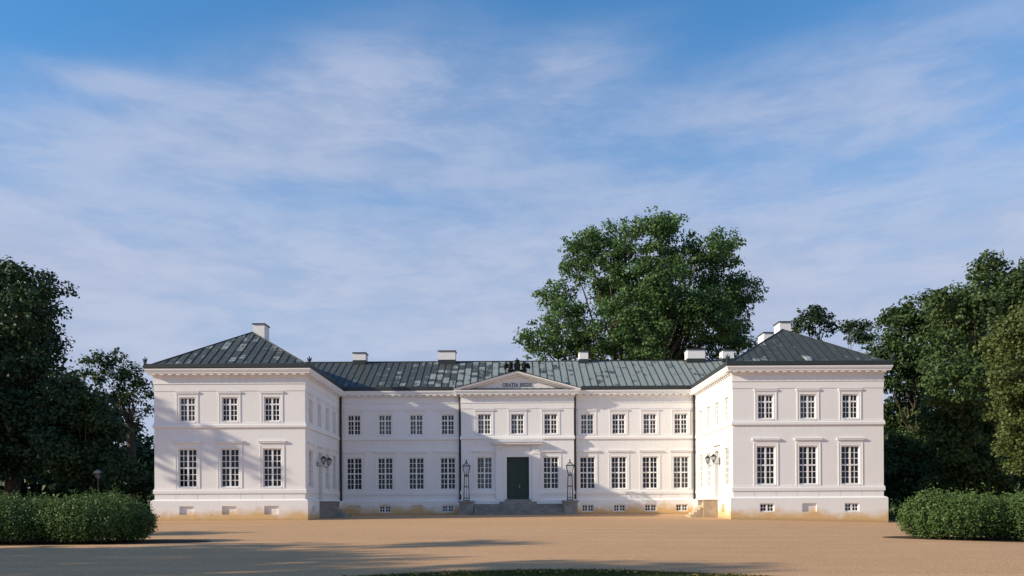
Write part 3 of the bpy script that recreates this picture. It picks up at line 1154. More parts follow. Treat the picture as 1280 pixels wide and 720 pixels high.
for s in (-1, 1):
    m = MB()
    c = s * .55
    # body, neck, head, beak, tail and a spread drooping wing on either side
    m.tube([(c, .0, .14), (c, -.02, .24), (c - s * .01, -.03, .38), (c, -.02, .52), (c - s * .01, -.04, .62), (c - s * .02, -.06, .70), (c - s * .02, -.06, .76)],
           [.06, .13, .16, .13, .08, .085, .03], 10)
    m.tube([(c - s * .05, -.06, .70), (c - s * .13, -.08, .69), (c - s * .17, -.08, .65)], [.045, .03, .008], 6)
    for q in (-1, 1):
        span = .46 if q == s else .2
        top = [(c + q * .08, .56), (c + q * span * .55, .68), (c + q * span * .85, .62), (c + q * span, .42)]
        bot = [(c + q * span * 1.0, .12), (c + q * span * .8, .26), (c + q * span * .62, .2), (c + q * span * .45, .3), (c + q * .1, .26)]
        poly = top + bot
        if q > 0:
            poly = poly[::-1]
        m.prism(poly, -.02, .06)
        for k in range(3):
            t = .35 + .2 * k
            m.tube([(c + q * span * t, -.03, .6), (c + q * span * (t + .18), -.03, .28)], [.035, .015], 5)
    for q in (-.05, .05):
        m.tube([(c + q, -.02, .2), (c + q, -.05, .12)], [.03, .025], 6)
    obj('eagle', m, BRONZE, ca, smooth=False)

# ------------------------------------------------------------------ pedestals and lamp standards beside the steps
for s, sl, ll in ((-1, 'stone pedestal at the shaded left end of the entrance steps', 'iron lattice lamp standard on the shaded pedestal left of the green door'),
                  (1, 'stone pedestal at the right end of the entrance steps, half sunlit', 'iron lattice lamp standard catching sun on the pedestal right of the green door')):
    cx, cy = s * 3.96 + .03, 64.25
    g = gz(cx, cy)
    m = MB()
    m.box(-.60, .60, -.60, .60, -.3, .14)
    m.box(-.53, .53, -.53, .53, .14, 1.29 - g - .13)
    for y_ in (-.53,):
        m.box(-.40, -.34, y_ - .02, y_ + .01, .28, .82)
        m.box(.34, .40, y_ - .02, y_ + .01, .28, .82)
        m.box(-.34, .34, y_ - .02, y_ + .01, .28, .34)
        m.box(-.34, .34, y_ - .02, y_ + .01, .76, .82)
    m.box(-.62, .62, -.62, .62, 1.29 - g - .13, 1.29 - g)
    tag(obj('stone_pedestal', m, STONE, None, (cx, cy, g)), sl, 'pedestal', 'pedestals of the entrance steps')
    lp = thing('lamp_standard', ll, 'lamp', (cx, cy, 1.29), 0, 'lamp standards at the entrance')
    m = MB()
    m.box(-.25, .25, -.25, .25, 0, .06)
    for qx in (-1, 1):
        for qy in (-1, 1):
            m.tube([(qx * .21, qy * .21, .05), (qx * .185, qy * .185, .9), (qx * .15, qy * .15, 1.9)], .022, 6)
    for z, r in ((.17, .215), (1.05, .19), (1.86, .165)):
        for a_ in range(4):
            c0, s0 = [(-1, -1), (1, -1), (1, 1), (-1, 1)][a_], [(1, -1), (1, 1), (-1, 1), (-1, -1)][a_]
            m.tube([(c0[0] * r, c0[1] * r, z), (s0[0] * r, s0[1] * r, z)], .022, 6)
            m.tube([(c0[0] * r, c0[1] * r, z + .07), (s0[0] * r, s0[1] * r, z + .07)], .015, 6)
    m.tube([(0, 0, .05), (0, 0, 1.95)], .012, 6)
    obj('post', m, IRON, lp)
    m = MB()
    b_, t_ = .14, .29
    zb, zt = 1.96, 2.66
    cs = [(-1, -1), (1, -1), (1, 1), (-1, 1)]
    for k in range(4):
        c0, c1 = cs[k], cs[(k + 1) % 4]
        m.tube([(c0[0] * b_, c0[1] * b_, zb), (c0[0] * t_, c0[1] * t_, zt)], .018, 6)
        m.tube([(c0[0] * b_, c0[1] * b_, zb), (c1[0] * b_, c1[1] * b_, zb)], .02, 6)
        m.tube([(c0[0] * t_, c0[1] * t_, zt), (c1[0] * t_, c1[1] * t_, zt)], .024, 6)
        m.tube([(c0[0] * t_, c0[1] * t_, zt), (c0[0] * .05, c0[1] * .05, zt + .24)], .016, 6)
    m.lathe([(.09, 0), (.10, .05), (.05, .08), (.03, .12), (.055, .17), (.05, .22), (.01, .3)], (0, 0, zt + .20), 10)
    m.lathe([(.15, 0), (.12, .04), (.05, .05)], (0, 0, zb - .02), 8)
    m.tube([(0, 0, zb), (0, 0, zb + .22)], .03, 6)
    lan = obj('lantern', m, IRON, lp)
    m = MB()
    for k in range(4):
        c0, c1 = cs[k], cs[(k + 1) % 4]
        m.quad((c0[0] * b_, c0[1] * b_, zb), (c1[0] * b_, c1[1] * b_, zb), (c1[0] * t_, c1[1] * t_, zt), (c0[0] * t_, c0[1] * t_, zt))
        m.quad((c0[0] * t_, c0[1] * t_, zt), (c1[0] * t_, c1[1] * t_, zt), (c1[0] * .06, c1[1] * .06, zt + .22), (c0[0] * .06, c0[1] * .06, zt + .22))
    obj('glass', m, LAMPGL, lan)

# wall lanterns by the side doors
wl_labels = {(-1, 0): 'black bracket lantern nearer the courtyard mouth on the shaded left wing wall',
             (-1, 1): 'black bracket lantern farther in, beyond the side door on the shaded left wing',
             (1, 0): 'black bracket lantern nearer the courtyard mouth on the sunlit right wing wall',
             (1, 1): 'black bracket lantern farther in, beyond the side door on the sunlit right wing'}
for s in (-1, 1):
    for k, yy in enumerate((58.1, 59.85)):
        t = thing('wall_lantern', wl_labels[(s, k)], 'lantern', (s * XI, yy, 3.85), 0, 'bracket lanterns by the side doors')
        m = MB()
        d = -s
        m.lathe([(.09, 0), (.09, .0)], (0, 0, 0), 6) if False else None
        m.box(min(d * -.01, d * .03), max(d * -.01, d * .03), -.06, .06, -.18, .14)
        m.tube([(0, 0, -.1), (d * .2, 0, -.16), (d * .38, 0, -.14), (d * .46, 0, -.03)], .02, 6)
        m.tube([(0, 0, .08), (d * .14, 0, .04), (d * .22, 0, -.06), (d * .2, 0, -.15)], .014, 6)
        obj('bracket', m, IRON, t)
        c = (d * .46, 0, 0)
        m = MB()
        m.lathe([(.03, -.04), (.085, 0), (.09, .02)], c, 8)
        m.lathe([(.215, .36), (.2, .39), (.12, .47), (.05, .52), (.02, .58)], c, 8)
        for q in range(8):
            an = 2 * math.pi * q / 8
            m.tube([(c[0] + .09 * math.cos(an), .09 * math.sin(an), .02), (c[0] + .2 * math.cos(an), .2 * math.sin(an), .37)], .012, 5)
        lan = obj('lantern', m, IRON, t)
        m = MB()
        m.lathe([(.085, .02), (.19, .36)], c, 8)
        obj('glass', m, LAMPGL, lan)

# lamp post among the left trees
lx, ly, _ = P(123, 588, 56)
t = thing('lamp_post', 'slim lamp post with a small square lantern under the dark trees left of the palace', 'lamp post', (lx, ly, gz(lx, ly)))
m = MB()
m.lathe([(.09, 0), (.09, .3), (.045, .4), (.03, 2.5), (.045, 2.55), (.025, 2.8)], (0, 0, 0), 10)
obj('post', m, IRON, t)
m = MB()
for qx in (-1, 1):
    for qy in (-1, 1):
        m.tube([(qx * .1, qy * .1, 2.8), (qx * .19, qy * .19, 3.15)], .015, 5)
m.hexa([(-.25, -.25, 3.15), (.25, -.25, 3.15), (.25, .25, 3.15), (-.25, .25, 3.15), (-.06, -.06, 3.38), (.06, -.06, 3.38), (.06, .06, 3.38), (-.06, .06, 3.38)])
lan = obj('lantern', m, simple('grey_zinc', (.05, .065, .085), .6), t)
m = MB()
cs = [(-1, -1), (1, -1), (1, 1), (-1, 1)]
for k in range(4):
    c0, c1 = cs[k], cs[(k + 1) % 4]
    m.quad((c0[0] * .1, c0[1] * .1, 2.8), (c1[0] * .1, c1[1] * .1, 2.8), (c1[0] * .19, c1[1] * .19, 3.15), (c0[0] * .19, c0[1] * .19, 3.15))
obj('glass', m, LAMPGL, lan)

# ------------------------------------------------------------------ ground


def sheet(xs, ys, dz, name, mat, mask=None):
    v, f = [], []
    for y in ys:
        for x in xs:
            v.append((x, y, gz(x, y) + dz))
    n = len(xs)
    for j in range(len(ys) - 1):
        for i in range(n - 1):
            f.append((j * n + i, j * n + i + 1, (j + 1) * n + i + 1, (j + 1) * n + i))
    me = bpy.data.meshes.new(name)
    me.from_pydata(v, [], f)
    me.materials.append(mat)
    me.polygons.foreach_set('use_smooth', [True] * len(f))
    return kind(link(name, me), 'structure')


xs = [-900, -300, -120] + [x * 2.0 for x in range(-40, 41)] + [120, 300, 900]
ys = [-200, -80] + [y * 2.0 for y in range(-10, 66)] + [200, 400, 1200]
sheet(xs, ys, 0.0, 'gravel_court', GRAVEL)


def poly_sheet(name, pts_fn, rings, mat, dz):
    """irregular patch: rings of points around a centre following the ground"""
    m = MB()
    n = 48
    grid = []
    for r in rings:
        grid.append([pts_fn(2 * math.pi * k / n, r) for k in range(n)])
    for a, b in zip(grid, grid[1:]):
        for k in range(n):
            k2 = (k + 1) % n
            q = [a[k], a[k2], b[k2], b[k]]
            q = [q[0], q[3], q[2], q[1]]
            m.face([(x, y, gz(x, y) + dz) for x, y in q])
    return kind(obj(name, m, mat), 'structure')


# lawn under the trees on both sides of the palace
for s in (-1, 1):
    xa = 25.6 if s > 0 else -130
    xb = 130 if s > 0 else -25.6
    n = 26
    xs2 = [xa + (xb - xa) * k / n for k in range(n + 1)]
    if s < 0:
        ys2 = [53.5 + 2.5 * k for k in range(30)]
    else:
        ys2 = [56.5 + 2.5 * k for k in range(30)]
    sheet(xs2, ys2, 0.008, 'park_lawn', LAWN)

LC = (0.3, 12.0)
LR = 6.6


def lawn_pt(t, r):
    w = 1 + 0.008 * math.sin(5 * t) + 0.006 * math.sin(9 * t + 1)
    return (LC[0] + LR * r * w * math.cos(t), LC[1] + LR * r * w * math.sin(t))


poly_sheet('round_lawn', lawn_pt, [0.0, 0.3, 0.6, 0.85, 1.0], LAWN, 0.006)
# beds of soil under the shrubs
BL = (-19.2, 30.6, 7.6, 1.9)
BR = (20.6, 33.0, 6.6, 1.9)
for bx_, by_, ra, rb in (BL, BR):
    poly_sheet('planting_bed', lambda t, r: (bx_ + ra * r * math.cos(t) * (1 + .03 * math.sin(4 * t)), by_ + rb * r * math.sin(t) * (1 + .06 * math.sin(3 * t + 1))),
               [0.0, 0.5, 1.0], SOIL, 0.012)


# ------------------------------------------------------------------ foliage
def leaves_mesh(name, centers, normals, size, tint, mat, aspect=0.7, rg=None):
    rg = rg or rng
    N = len(centers)
    nrm = normals / (np.linalg.norm(normals, axis=1, keepdims=True) + 1e-9)
    r = rg.normal(size=(N, 3))
    t = np.cross(nrm, r)
    t /= np.linalg.norm(t, axis=1, keepdims=True) + 1e-9
    b = np.cross(nrm, t)
    sz = size * rg.uniform(0.65, 1.35, (N, 1))
    v = np.empty((N, 4, 3))
    bend = nrm * sz * 0.12
    v[:, 0] = centers - t * sz * 0.5
    v[:, 1] = centers - b * sz * 0.5 * aspect + t * sz * 0.06 + bend
    v[:, 2] = centers + t * sz * 0.5
    v[:, 3] = centers + b * sz * 0.5 * aspect + t * sz * 0.06 + bend
    me = bpy.data.meshes.new(name)
    me.vertices.add(4 * N)
    me.loops.add(4 * N)
    me.polygons.add(N)
    me.vertices.foreach_set('co', v.astype(np.float32).ravel())
    me.loops.foreach_set('vertex_index', np.arange(4 * N, dtype=np.int32))
    me.polygons.foreach_set('loop_start', np.arange(0, 4 * N, 4, dtype=np.int32))
    at = me.attributes.new('tint', 'FLOAT', 'POINT')
    at.data.foreach_set('value', np.repeat(np.clip(tint, 0, 1), 4).astype(np.float32))
    me.materials.append(mat)
    me.update()
    me.validate()
    return me


def unit(n, rg):
    d = rg.normal(size=(n, 3))
    return d / np.linalg.norm(d, axis=1, keepdims=True)


def tree(name, label, base, blobs, n_clumps, per, clump_r, leaf, mat, bark=None, trunk_r=0.4, fork=None, group=None, seed=1,
         twigs=40, hollow=0.35, squash=0.75, category='tree', clump_sd=0.62):
    """blobs: list of (x, y, z, r) world; crown = clumps of leaves spread through the blobs"""
    rg = np.random.default_rng(seed)
    rd = random.Random(seed)
    bx_, by_ = base
    g = gz(bx_, by_)
    root = thing(name, label, category, (bx_, by_, g), 0, group)
    B = np.array(blobs, float)
    B[:, 0] -= bx_
    B[:, 1] -= by_
    B[:, 2] -= g
    top = (B[:, 2] + B[:, 3]).max()
    if fork is None:
        fork = max(1.5, (B[:, 2] - B[:, 3]).min() * 0.9)
    wts = B[:, 3] ** 2.2
    idx = rg.choice(len(B), n_clumps, p=wts / wts.sum())
    d = unit(n_clumps, rg)
    rad = rg.uniform(hollow, 1.0, n_clumps) ** 0.6
    sprig = rg.uniform(0, 1, n_clumps) < 0.3
    rad = np.where(sprig, rg.uniform(1.0, 1.28, n_clumps), rad)
    C = B[idx, :3] + d * (B[idx, 3] * rad)[:, None] * np.array([1, 1, 0.88])
    C[:, 2] = np.maximum(C[:, 2], 0.5)
    cr = clump_r * np.where(sprig, rg.uniform(0.35, 0.65, n_clumps), rg.uniform(0.6, 1.15, n_clumps))
    ctint = rg.uniform(0.15, 0.85, n_clumps)
    # leaves
    cnt = np.maximum(4, (per * (cr / clump_r) ** 2).astype(int))
    li = np.repeat(np.arange(n_clumps), cnt)
    N = len(li)
    dl = unit(N, rg)
    rr = (rg.uniform(0, 1, N) ** 0.5)[:, None] * (0.85 + 0.3 * rg.uniform(0, 1, N)[:, None])
    pos = C[li] + dl * rr * cr[li][:, None] * np.array([1.15, 1.15, squash])
    # ragged droop at clump edges
    pos[:, 2] -= (np.linalg.norm((pos - C[li])[:, :2], axis=1) ** 2) * 0.12 / np.maximum(cr[li], .1)
    nr = dl * 0.7 + rg.normal(size=(N, 3)) * 0.55 + np.array([0, 0, 0.45])
    tint = ctint[li] + rg.uniform(-0.22, 0.22, N)
    crown = link('crown', leaves_mesh('crown', pos, nr, leaf, tint, mat, rg=rg), root)
    # trunk and limbs
    m = MB()
    lean = Vector((B[:, 0].mean() * 0.25, B[:, 1].mean() * 0.25, 0))
    fk = Vector((lean.x, lean.y, fork))
    m.tube([(0, 0, -0.3), (lean.x * .1, lean.y * .1, 0.4), tuple(fk * 0.5 + Vector((rd.uniform(-.15, .15), rd.uniform(-.15, .15), 0))), tuple(fk)],
           [trunk_r * 1.5, trunk_r * 1.08, trunk_r * .92, trunk_r * .82], 10)
    hubs = []
    for k in range(len(B)):
        c = Vector(B[k, :3])
        mid = fk.lerp(c, 0.5) + Vector((rd.uniform(-.6, .6), rd.uniform(-.6, .6), rd.uniform(0, .9))) * (0.12 * B[k, 3])
        q1 = fk.lerp(c, .25) + Vector((0, 0, (c - fk).length * .06))
        r0 = trunk_r * min(.45, 0.16 + 0.07 * B[k, 3])
        key = [fk - Vector((0, 0, .3)), q1, mid, c]
        pts_, rad_ = [], []
        for j in range(3):
            for h_ in range(3):
                w_ = h_ / 3
                wob = 0.0 if (j == 0 and h_ == 0) else (c - fk).length * .022
                pts_.append(tuple(key[j].lerp(key[j + 1], w_) + Vector((rd.uniform(-1, 1), rd.uniform(-1, 1), rd.uniform(-1, 1))) * wob))
                rad_.append(r0 * (1 - .8 * (j * 3 + h_) / 9))
        m.tube(pts_ + [tuple(c)], rad_ + [r0 * .18], 7)
        hubs.append((c, mid, r0))
    order = rg.permutation(n_clumps)[:twigs * 4]
    for j in order[:twigs * 4]:
        c, mid, r0 = hubs[idx[j]]
        e = Vector(C[j])
        s_ = c if (e - c).length < (e - mid).length else mid
        mm = s_.lerp(e, .5) + Vector((rd.uniform(-.3, .3), rd.uniform(-.3, .3), rd.uniform(-.1, .4)))
        m.tube([tuple(s_), tuple(mm), tuple(e)], [max(.025, r0 * .26), max(.02, r0 * .16), .012], 5, cap=False)
    obj('trunk', m, bark or BARK, root, smooth=True)
    return root


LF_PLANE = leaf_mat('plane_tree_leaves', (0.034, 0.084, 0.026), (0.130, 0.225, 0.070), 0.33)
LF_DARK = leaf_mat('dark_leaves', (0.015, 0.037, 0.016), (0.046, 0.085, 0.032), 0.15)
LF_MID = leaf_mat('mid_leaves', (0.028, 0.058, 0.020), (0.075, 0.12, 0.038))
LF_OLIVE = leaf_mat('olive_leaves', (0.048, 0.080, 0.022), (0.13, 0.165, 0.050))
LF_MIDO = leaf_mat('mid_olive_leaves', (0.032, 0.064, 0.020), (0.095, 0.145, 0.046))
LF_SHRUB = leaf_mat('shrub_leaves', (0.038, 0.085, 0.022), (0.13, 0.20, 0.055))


def bl(lst, D, k=1.0, dj=0.0, seed=0):
    """(px, py, r_px[, dD]) -> world blobs"""
    rd = random.Random(seed)
    out = []
    for it in lst:
        px, py, r = it[:3]
        dd = it[3] if len(it) > 3 else rd.uniform(-dj, dj)
        x, y, z = P(px, py, D + dd)
        out.append((x, y, z, r * (D + dd) / FPX * k))
    return out


# the big plane tree behind the main block
def c8(x, y, r, *a):
    return (630 + x / 3.271, 250 + y / 3.271, r / 3.271, *a)


plane = [c8(*t) for t in [(610, 130, 85), (480, 150, 75), (345, 200, 85), (300, 290, 80), (205, 385, 75), (260, 480, 95), (140, 570, 70), (200, 600, 90),
                          (430, 300, 75), (520, 230, 80), (560, 400, 95), (440, 470, 65), (550, 540, 100), (700, 420, 95), (660, 250, 75),
                          (845, 190, 80), (900, 240, 70), (800, 290, 75), (880, 360, 85), (985, 375, 75), (930, 460, 85), (850, 500, 95),
                          (960, 560, 75), (420, 400, 75), (500, 330, 70), (600, 310, 80), (640, 470, 90), (740, 500, 80), (450, 510, 85, -7), (600, 570, 95, -8), (760, 420, 80, -7), (560, 450, 80, -7), (690, 300, 75, -6), (720, 200, 50, -2), (760, 240, 55, -3), (640, 380, 80, -7), (500, 420, 70, -6), (820, 400, 80, -6), (742, 180, 42, -1), (350, 580, 95), (700, 570, 110), (880, 620, 100), (680, 90, 50), (395, 140, 45), (930, 170, 45), (480, 640, 110), (640, 640, 110)]]
pb_ = bl(plane, 99, 1.0, 5.5, 3)
tree('plane_tree', 'huge spreading green tree towering above the roof behind the palace', (P(780, 500, 99)[0], 99), pb_, 1700, 88, 1.08, 0.32, LF_PLANE,
     BARKP, 0.95, fork=9.0, seed=5, twigs=60, hollow=0.3)

# small crowns over the right wing's roof
tree('tree', 'small flat-topped tree crown just right of the right wing chimneys', (P(1030, 500, 92)[0], 92),
     bl([(1005, 402, 13), (1022, 393, 12), (1036, 406, 13), (1018, 412, 9), (1000, 407, 8)], 92, 1, 1.2, 1), 60, 60, 0.8, 0.30, LF_DARK, None, 0.28, fork=19.0, group='trees right of the palace', seed=8, twigs=12)
tree('tree', 'thin leaning tree with a sparse crown between the wing roof and the big right trees', (P(1050, 500, 88)[0], 88),
     bl([(1066, 411, 11), (1078, 409, 11), (1068, 424, 9), (1086, 421, 8)], 88, 1, 1.0, 2), 44, 55, 0.7, 0.28, LF_DARK, None, 0.22, fork=15.0, group='trees right of the palace', seed=9, twigs=10)


def c7(x, y, r, *a):
    return (980 + x / 1.8467, 300 + y / 1.8467, r / 1.8467, *a)


tr1 = [c7(*t) for t in [(265, 195, 42), (300, 165, 36), (245, 250, 36), (300, 250, 52), (350, 190, 50), (270, 320, 50), (330, 320, 62), (255, 400, 42), (300, 420, 60), (270, 490, 50), (350, 470, 60),
                        (220, 260, 22), (350, 135, 28), (250, 560, 50), (310, 560, 60), (360, 560, 60), (240, 520, 36)]]
tree('tree', 'dark loose-leaved tree close behind the outer corner of the right wing', (P(1150, 600, 76)[0], 76), bl(tr1, 76, 1, 3.0, 4), 560, 95, 1.1, 0.32, LF_MID,
     None, 0.5, fork=5.0, group='trees right of the palace', seed=12)
tr2 = [c7(*t) for t in [(395, 175, 50), (430, 230, 62), (380, 260, 60), (440, 160, 45), (400, 330, 65), (460, 300, 70), (390, 410, 60), (470, 390, 70), (420, 470, 62), (500, 470, 70), (372, 130, 22), (410, 125, 20), (400, 550, 60), (460, 550, 60), (520, 550, 60), (580, 560, 60)]]
tree('tree', 'broad mid-green tree standing right of the dark loose-leaved one, behind the right shrubs', (P(1215, 600, 62)[0], 62), bl(tr2, 62, 1, 3.0, 6), 720, 105, 1.0, 0.27, LF_MIDO,
     None, 0.5, fork=4.0, group='trees right of the palace', seed=14)
tr3 = [c7(*t) for t in [(475, 62, 34), (470, 105, 36), (505, 90, 26), (540, 120, 48), (560, 90, 40), (600, 140, 60), (480, 150, 40)]]
tree('tree', 'tallest right-hand tree, its tuft of branches rising above all the others', (P(1262, 600, 70)[0], 70), bl(tr3 + [c7(560, 220, 60), c7(600, 300, 80), c7(540, 180, 45)], 70, 1, 2.0, 7), 440, 95, 0.95, 0.28, LF_MIDO,
     None, 0.5, fork=10.0, group='trees right of the palace', seed=15)
tr4 = [c7(*t) for t in [(540, 190, 45), (520, 250, 52), (570, 230, 60), (620, 260, 80), (545, 320, 55), (590, 350, 70), (535, 400, 45), (575, 430, 60), (530, 470, 36), (545, 510, 26), (640, 420, 80), (600, 500, 50)]]
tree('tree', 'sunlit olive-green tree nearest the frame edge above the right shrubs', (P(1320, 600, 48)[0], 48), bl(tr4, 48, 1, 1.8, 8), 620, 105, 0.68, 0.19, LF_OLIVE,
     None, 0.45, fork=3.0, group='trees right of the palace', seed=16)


def c6(x, y, r, *a):
    return (x / 1.946, 320 + y / 1.946, r / 1.946, *a)


tl1 = [c6(*t) for t in [(30, 75, 62), (85, 70, 46), (125, 95, 38), (110, 140, 38), (60, 150, 70), (20, 200, 80), (90, 215, 52), (70, 290, 70), (10, 300, 80), (100, 340, 55), (40, 400, 90),
                        (-60, 120, 90), (-80, 250, 100), (100, 430, 60), (150, 90, 18), (50, 490, 60), (-40, 470, 80)]]
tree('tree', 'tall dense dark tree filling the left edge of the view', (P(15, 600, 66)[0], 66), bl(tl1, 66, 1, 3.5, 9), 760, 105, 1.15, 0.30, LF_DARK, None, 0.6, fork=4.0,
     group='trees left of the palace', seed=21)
tl2 = [c6(*t) for t in [(150, 320, 36), (185, 335, 40), (160, 380, 55), (215, 370, 45), (240, 420, 48), (180, 450, 65), (250, 480, 46), (140, 480, 55), (215, 520, 60), (130, 410, 40), (290, 520, 38), (335, 545, 36)]]
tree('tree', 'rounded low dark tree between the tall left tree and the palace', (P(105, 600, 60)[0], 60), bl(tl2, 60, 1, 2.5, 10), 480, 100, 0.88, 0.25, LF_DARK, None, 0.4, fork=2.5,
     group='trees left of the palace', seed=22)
tl3 = [c6(*t) for t in [(235, 258, 30), (265, 245, 26), (300, 265, 28), (225, 290, 26), (275, 300, 30), (320, 300, 28), (340, 280, 20), (350, 330, 28), (300, 345, 26), (335, 380, 22), (255, 340, 26), (365, 370, 18), (355, 430, 24), (310, 420, 26)]]
tree('tree', 'airy tree with sky showing through beside the left wing corner', (P(165, 600, 74)[0], 74), bl(tl3, 74, 1.08, 2.5, 11), 125, 50, 0.72, 0.27, LF_MID, None, 0.38, fork=8.0,
     group='trees left of the palace', seed=23, twigs=40)

# park trees farther along on the left: they throw the long shadows over the court and the left wing


def round_tree(x, y, hgt, r, low, seed, n=200, label='', lf=LF_DARK, per=45, leaf=0.6):
    rd = random.Random(seed)
    g = gz(x, y)
    b = [(x, y, g + (hgt + low) / 2, r * .72)]
    for k in range(9):
        a = rd.uniform(0, 6.28)
        q = rd.uniform(.35, .62) * r
        zz = rd.uniform(low + r * .3, hgt - r * .35)
        b.append((x + q * math.cos(a), y + q * math.sin(a), g + zz, r * rd.uniform(.36, .5)))
    b.append((x, y, g + hgt - r * .4, r * .4))
    return tree('tree', label, (x, y), b, n, per, 1.35, leaf, lf, None, 0.45, fork=low, group='trees left of the palace', seed=seed, twigs=20)


round_tree(-46, 6.5, 21.5, 6.0, 4, 31, label='spreading park tree shading the near end of the court')
round_tree(-50, 13.0, 19.5, 5.0, 4, 32, label='tall park tree between the court and the left planting')
round_tree(-47, 17.8, 20.5, 2.4, 6, 37, n=70, label='narrow park tree beside the tall one, its shadow tip reaching the middle of the court')
round_tree(-49, 28.5, 16, 3.4, 5, 33, n=90, label='slender park tree level with the left shrubs')
round_tree(-50.0, 52.3, 19, 5.0, 3, 34, n=190, label='park tree casting leaf shadows on the left wing front')
round_tree(-58, 58, 22, 7, 3, 35, n=240, label='park tree west of the tall dark tree')
round_tree(-57, 70, 21, 7, 3, 36, n=240, label='park tree behind and west of the tall dark tree')

# wood closing the view far behind on both sides
for s, (xa, xb) in ((-1, (-120, -24)), (1, (27, 120))):
    rg = np.random.default_rng(40 + s)
    cl, ti = [], []
    n = 2300
    cx = rg.uniform(xa, xb, n)
    cy = rg.uniform(86, 112, n)
    hh = 8.5 + 2.0 * np.sin(cx * .35) + np.where(np.abs(cx) > 48, 5.0, 0)
    cz = rg.uniform(0.0, 1.0, n) ** 1.3 * hh
    k = 34
    C = np.stack([cx, cy, cz], 1)
    li = np.repeat(np.arange(n), k)
    d = unit(n * k, rg)
    pos = C[li] + d * np.abs(rg.normal(0, .6, n * k))[:, None] * 2.0
    pos[:, 2] = np.maximum(pos[:, 2], .1)
    me = leaves_mesh('woodland', pos, d + np.array([0, 0, .5]) + rg.normal(size=(n * k, 3)) * .5, 0.8, rg.uniform(.1, .8, n)[li], LF_DARK, rg=rg)
    o = kind(link('woodland', me), 'stuff')


# ------------------------------------------------------------------ shrubs
def shrub(name, label, cx, cy, ra, rb, hgt, n, seed, group=None, cat='shrub', leaf=0.085, lf=LF_SHRUB):
    rg = np.random.default_rng(seed)
    g = gz(cx, cy)
    root = thing(name, label, cat, (cx, cy, g), 0, group)
    # upright shoots: each is a leafy stem ending at an uneven height
    ns = n // 34
    an = rg.uniform(0, 2 * np.pi, ns)
    q = rg.uniform(0, 1, ns) ** 0.42
    fx, fy = ra * q * np.cos(an), rb * q * np.sin(an)
    lump = 0.5 + 0.5 * np.sin(fx * 1.7 + seed) * np.sin(fy * 2.1 + 2 * seed)
    top = hgt * (1 - 0.42 * q ** 4) * (0.80 + 0.16 * lump + rg.uniform(-.06, .10, ns) + np.where(rg.uniform(0, 1, ns) < .14, rg.uniform(.05, .22, ns), 0))
    m = MB()
    P_, N_, T_ = [], [], []
    for i in range(ns):
        k = 34
        t = rg.uniform(0.04, 1, k) ** 0.75
        out = 1 + 0.16 * np.sin(t * 3)
        px = fx[i] * (0.74 + 0.26 * np.sin(np.clip(t * 2.2, 0, 1.57))) + rg.normal(0, .085, k) * (1.35 - t * .8)
        py = fy[i] * (0.74 + 0.26 * np.sin(np.clip(t * 2.2, 0, 1.57))) + rg.normal(0, .085, k) * (1.35 - t * .8)
        pz = t * top[i] + rg.normal(0, .03, k)
        P_.append(np.stack([px, py, np.maximum(pz, .03)], 1))
        N_.append(np.stack([fx[i] / ra * .6 + rg.normal(0, .6, k), fy[i] / rb * .6 + rg.normal(0, .6, k), .5 + rg.normal(0, .5, k)], 1))
        T_.append(rg.uniform(.2, .75) + rg.uniform(-.2, .2, k) + 0.12 * (t > .85))
        if i % 12 == 0:
            m.tube([(fx[i] * .7, fy[i] * .7, -.05), (fx[i] * .85, fy[i] * .85, top[i] * .45), (fx[i], fy[i], top[i] * .9)], [.02, .015, .005], 5, cap=False)
    link('foliage', leaves_mesh('foliage', np.concatenate(P_), np.concatenate(N_), leaf, np.concatenate(T_), lf, 0.55, rg), root)
    obj('stem', m, BARK, root)
    return root


GL_ = 'shrubs of the left planting bed'
shrub('shrub', 'leafy green shrub at the palace end of the left bed', -15.75, 30.4, 2.25, 1.6, 1.78, 36000, 51, GL_)
shrub('shrub', 'bushy shrub in the middle of the left bed, bare stems at its foot', -18.5, 30.2, 2.0, 1.5, 1.80, 30000, 52, GL_)
shrub('shrub', 'shrub at the outer end of the left bed, running out of view on the left', -22.2, 30.2, 2.3, 1.6, 1.74, 30000, 53, GL_)
GR_ = 'shrubs of the right planting bed'
shrub('shrub', 'rounded green shrub at the palace end of the right bed', 16.9, 33.0, 2.15, 1.6, 1.92, 36000, 54, GR_)
shrub('shrub', 'dense green shrub next along the right bed, running out of view', 20.6, 32.6, 2.9, 1.7, 2.05, 44000, 55, GR_)

# ------------------------------------------------------------------ lawn grass and fallen leaves
rg = np.random.default_rng(77)
n = 60000
an = rg.uniform(0, np.pi, n)
q = np.sqrt(rg.uniform(.55, 1.0, n))
w = 1 + 0.008 * np.sin(5 * an) + 0.006 * np.sin(9 * an + 1)
gx, gy = LC[0] + LR * q * w * np.cos(an), LC[1] + LR * q * w * np.sin(an)
gh = rg.uniform(.025, .06, n)
gzv = np.array([gz(a, b) for a, b in zip(gx, gy)]) + .006
ang = rg.uniform(0, 6.283, n)
dx, dy = np.cos(ang) * .007, np.sin(ang) * .007
lx_, ly_ = rg.normal(0, .018, n), rg.normal(0, .018, n)
v = np.empty((n, 3, 3))
v[:, 0] = np.stack([gx - dx, gy - dy, gzv], 1)
v[:, 1] = np.stack([gx + dx, gy + dy, gzv], 1)
v[:, 2] = np.stack([gx + lx_, gy + ly_, gzv + gh], 1)
me = bpy.data.meshes.new('lawn_grass')
me.vertices.add(3 * n)
me.loops.add(3 * n)
me.polygons.add(n)
me.vertices.foreach_set('co', v.astype(np.float32).ravel())
me.loops.foreach_set('vertex_index', np.arange(3 * n, dtype=np.int32))
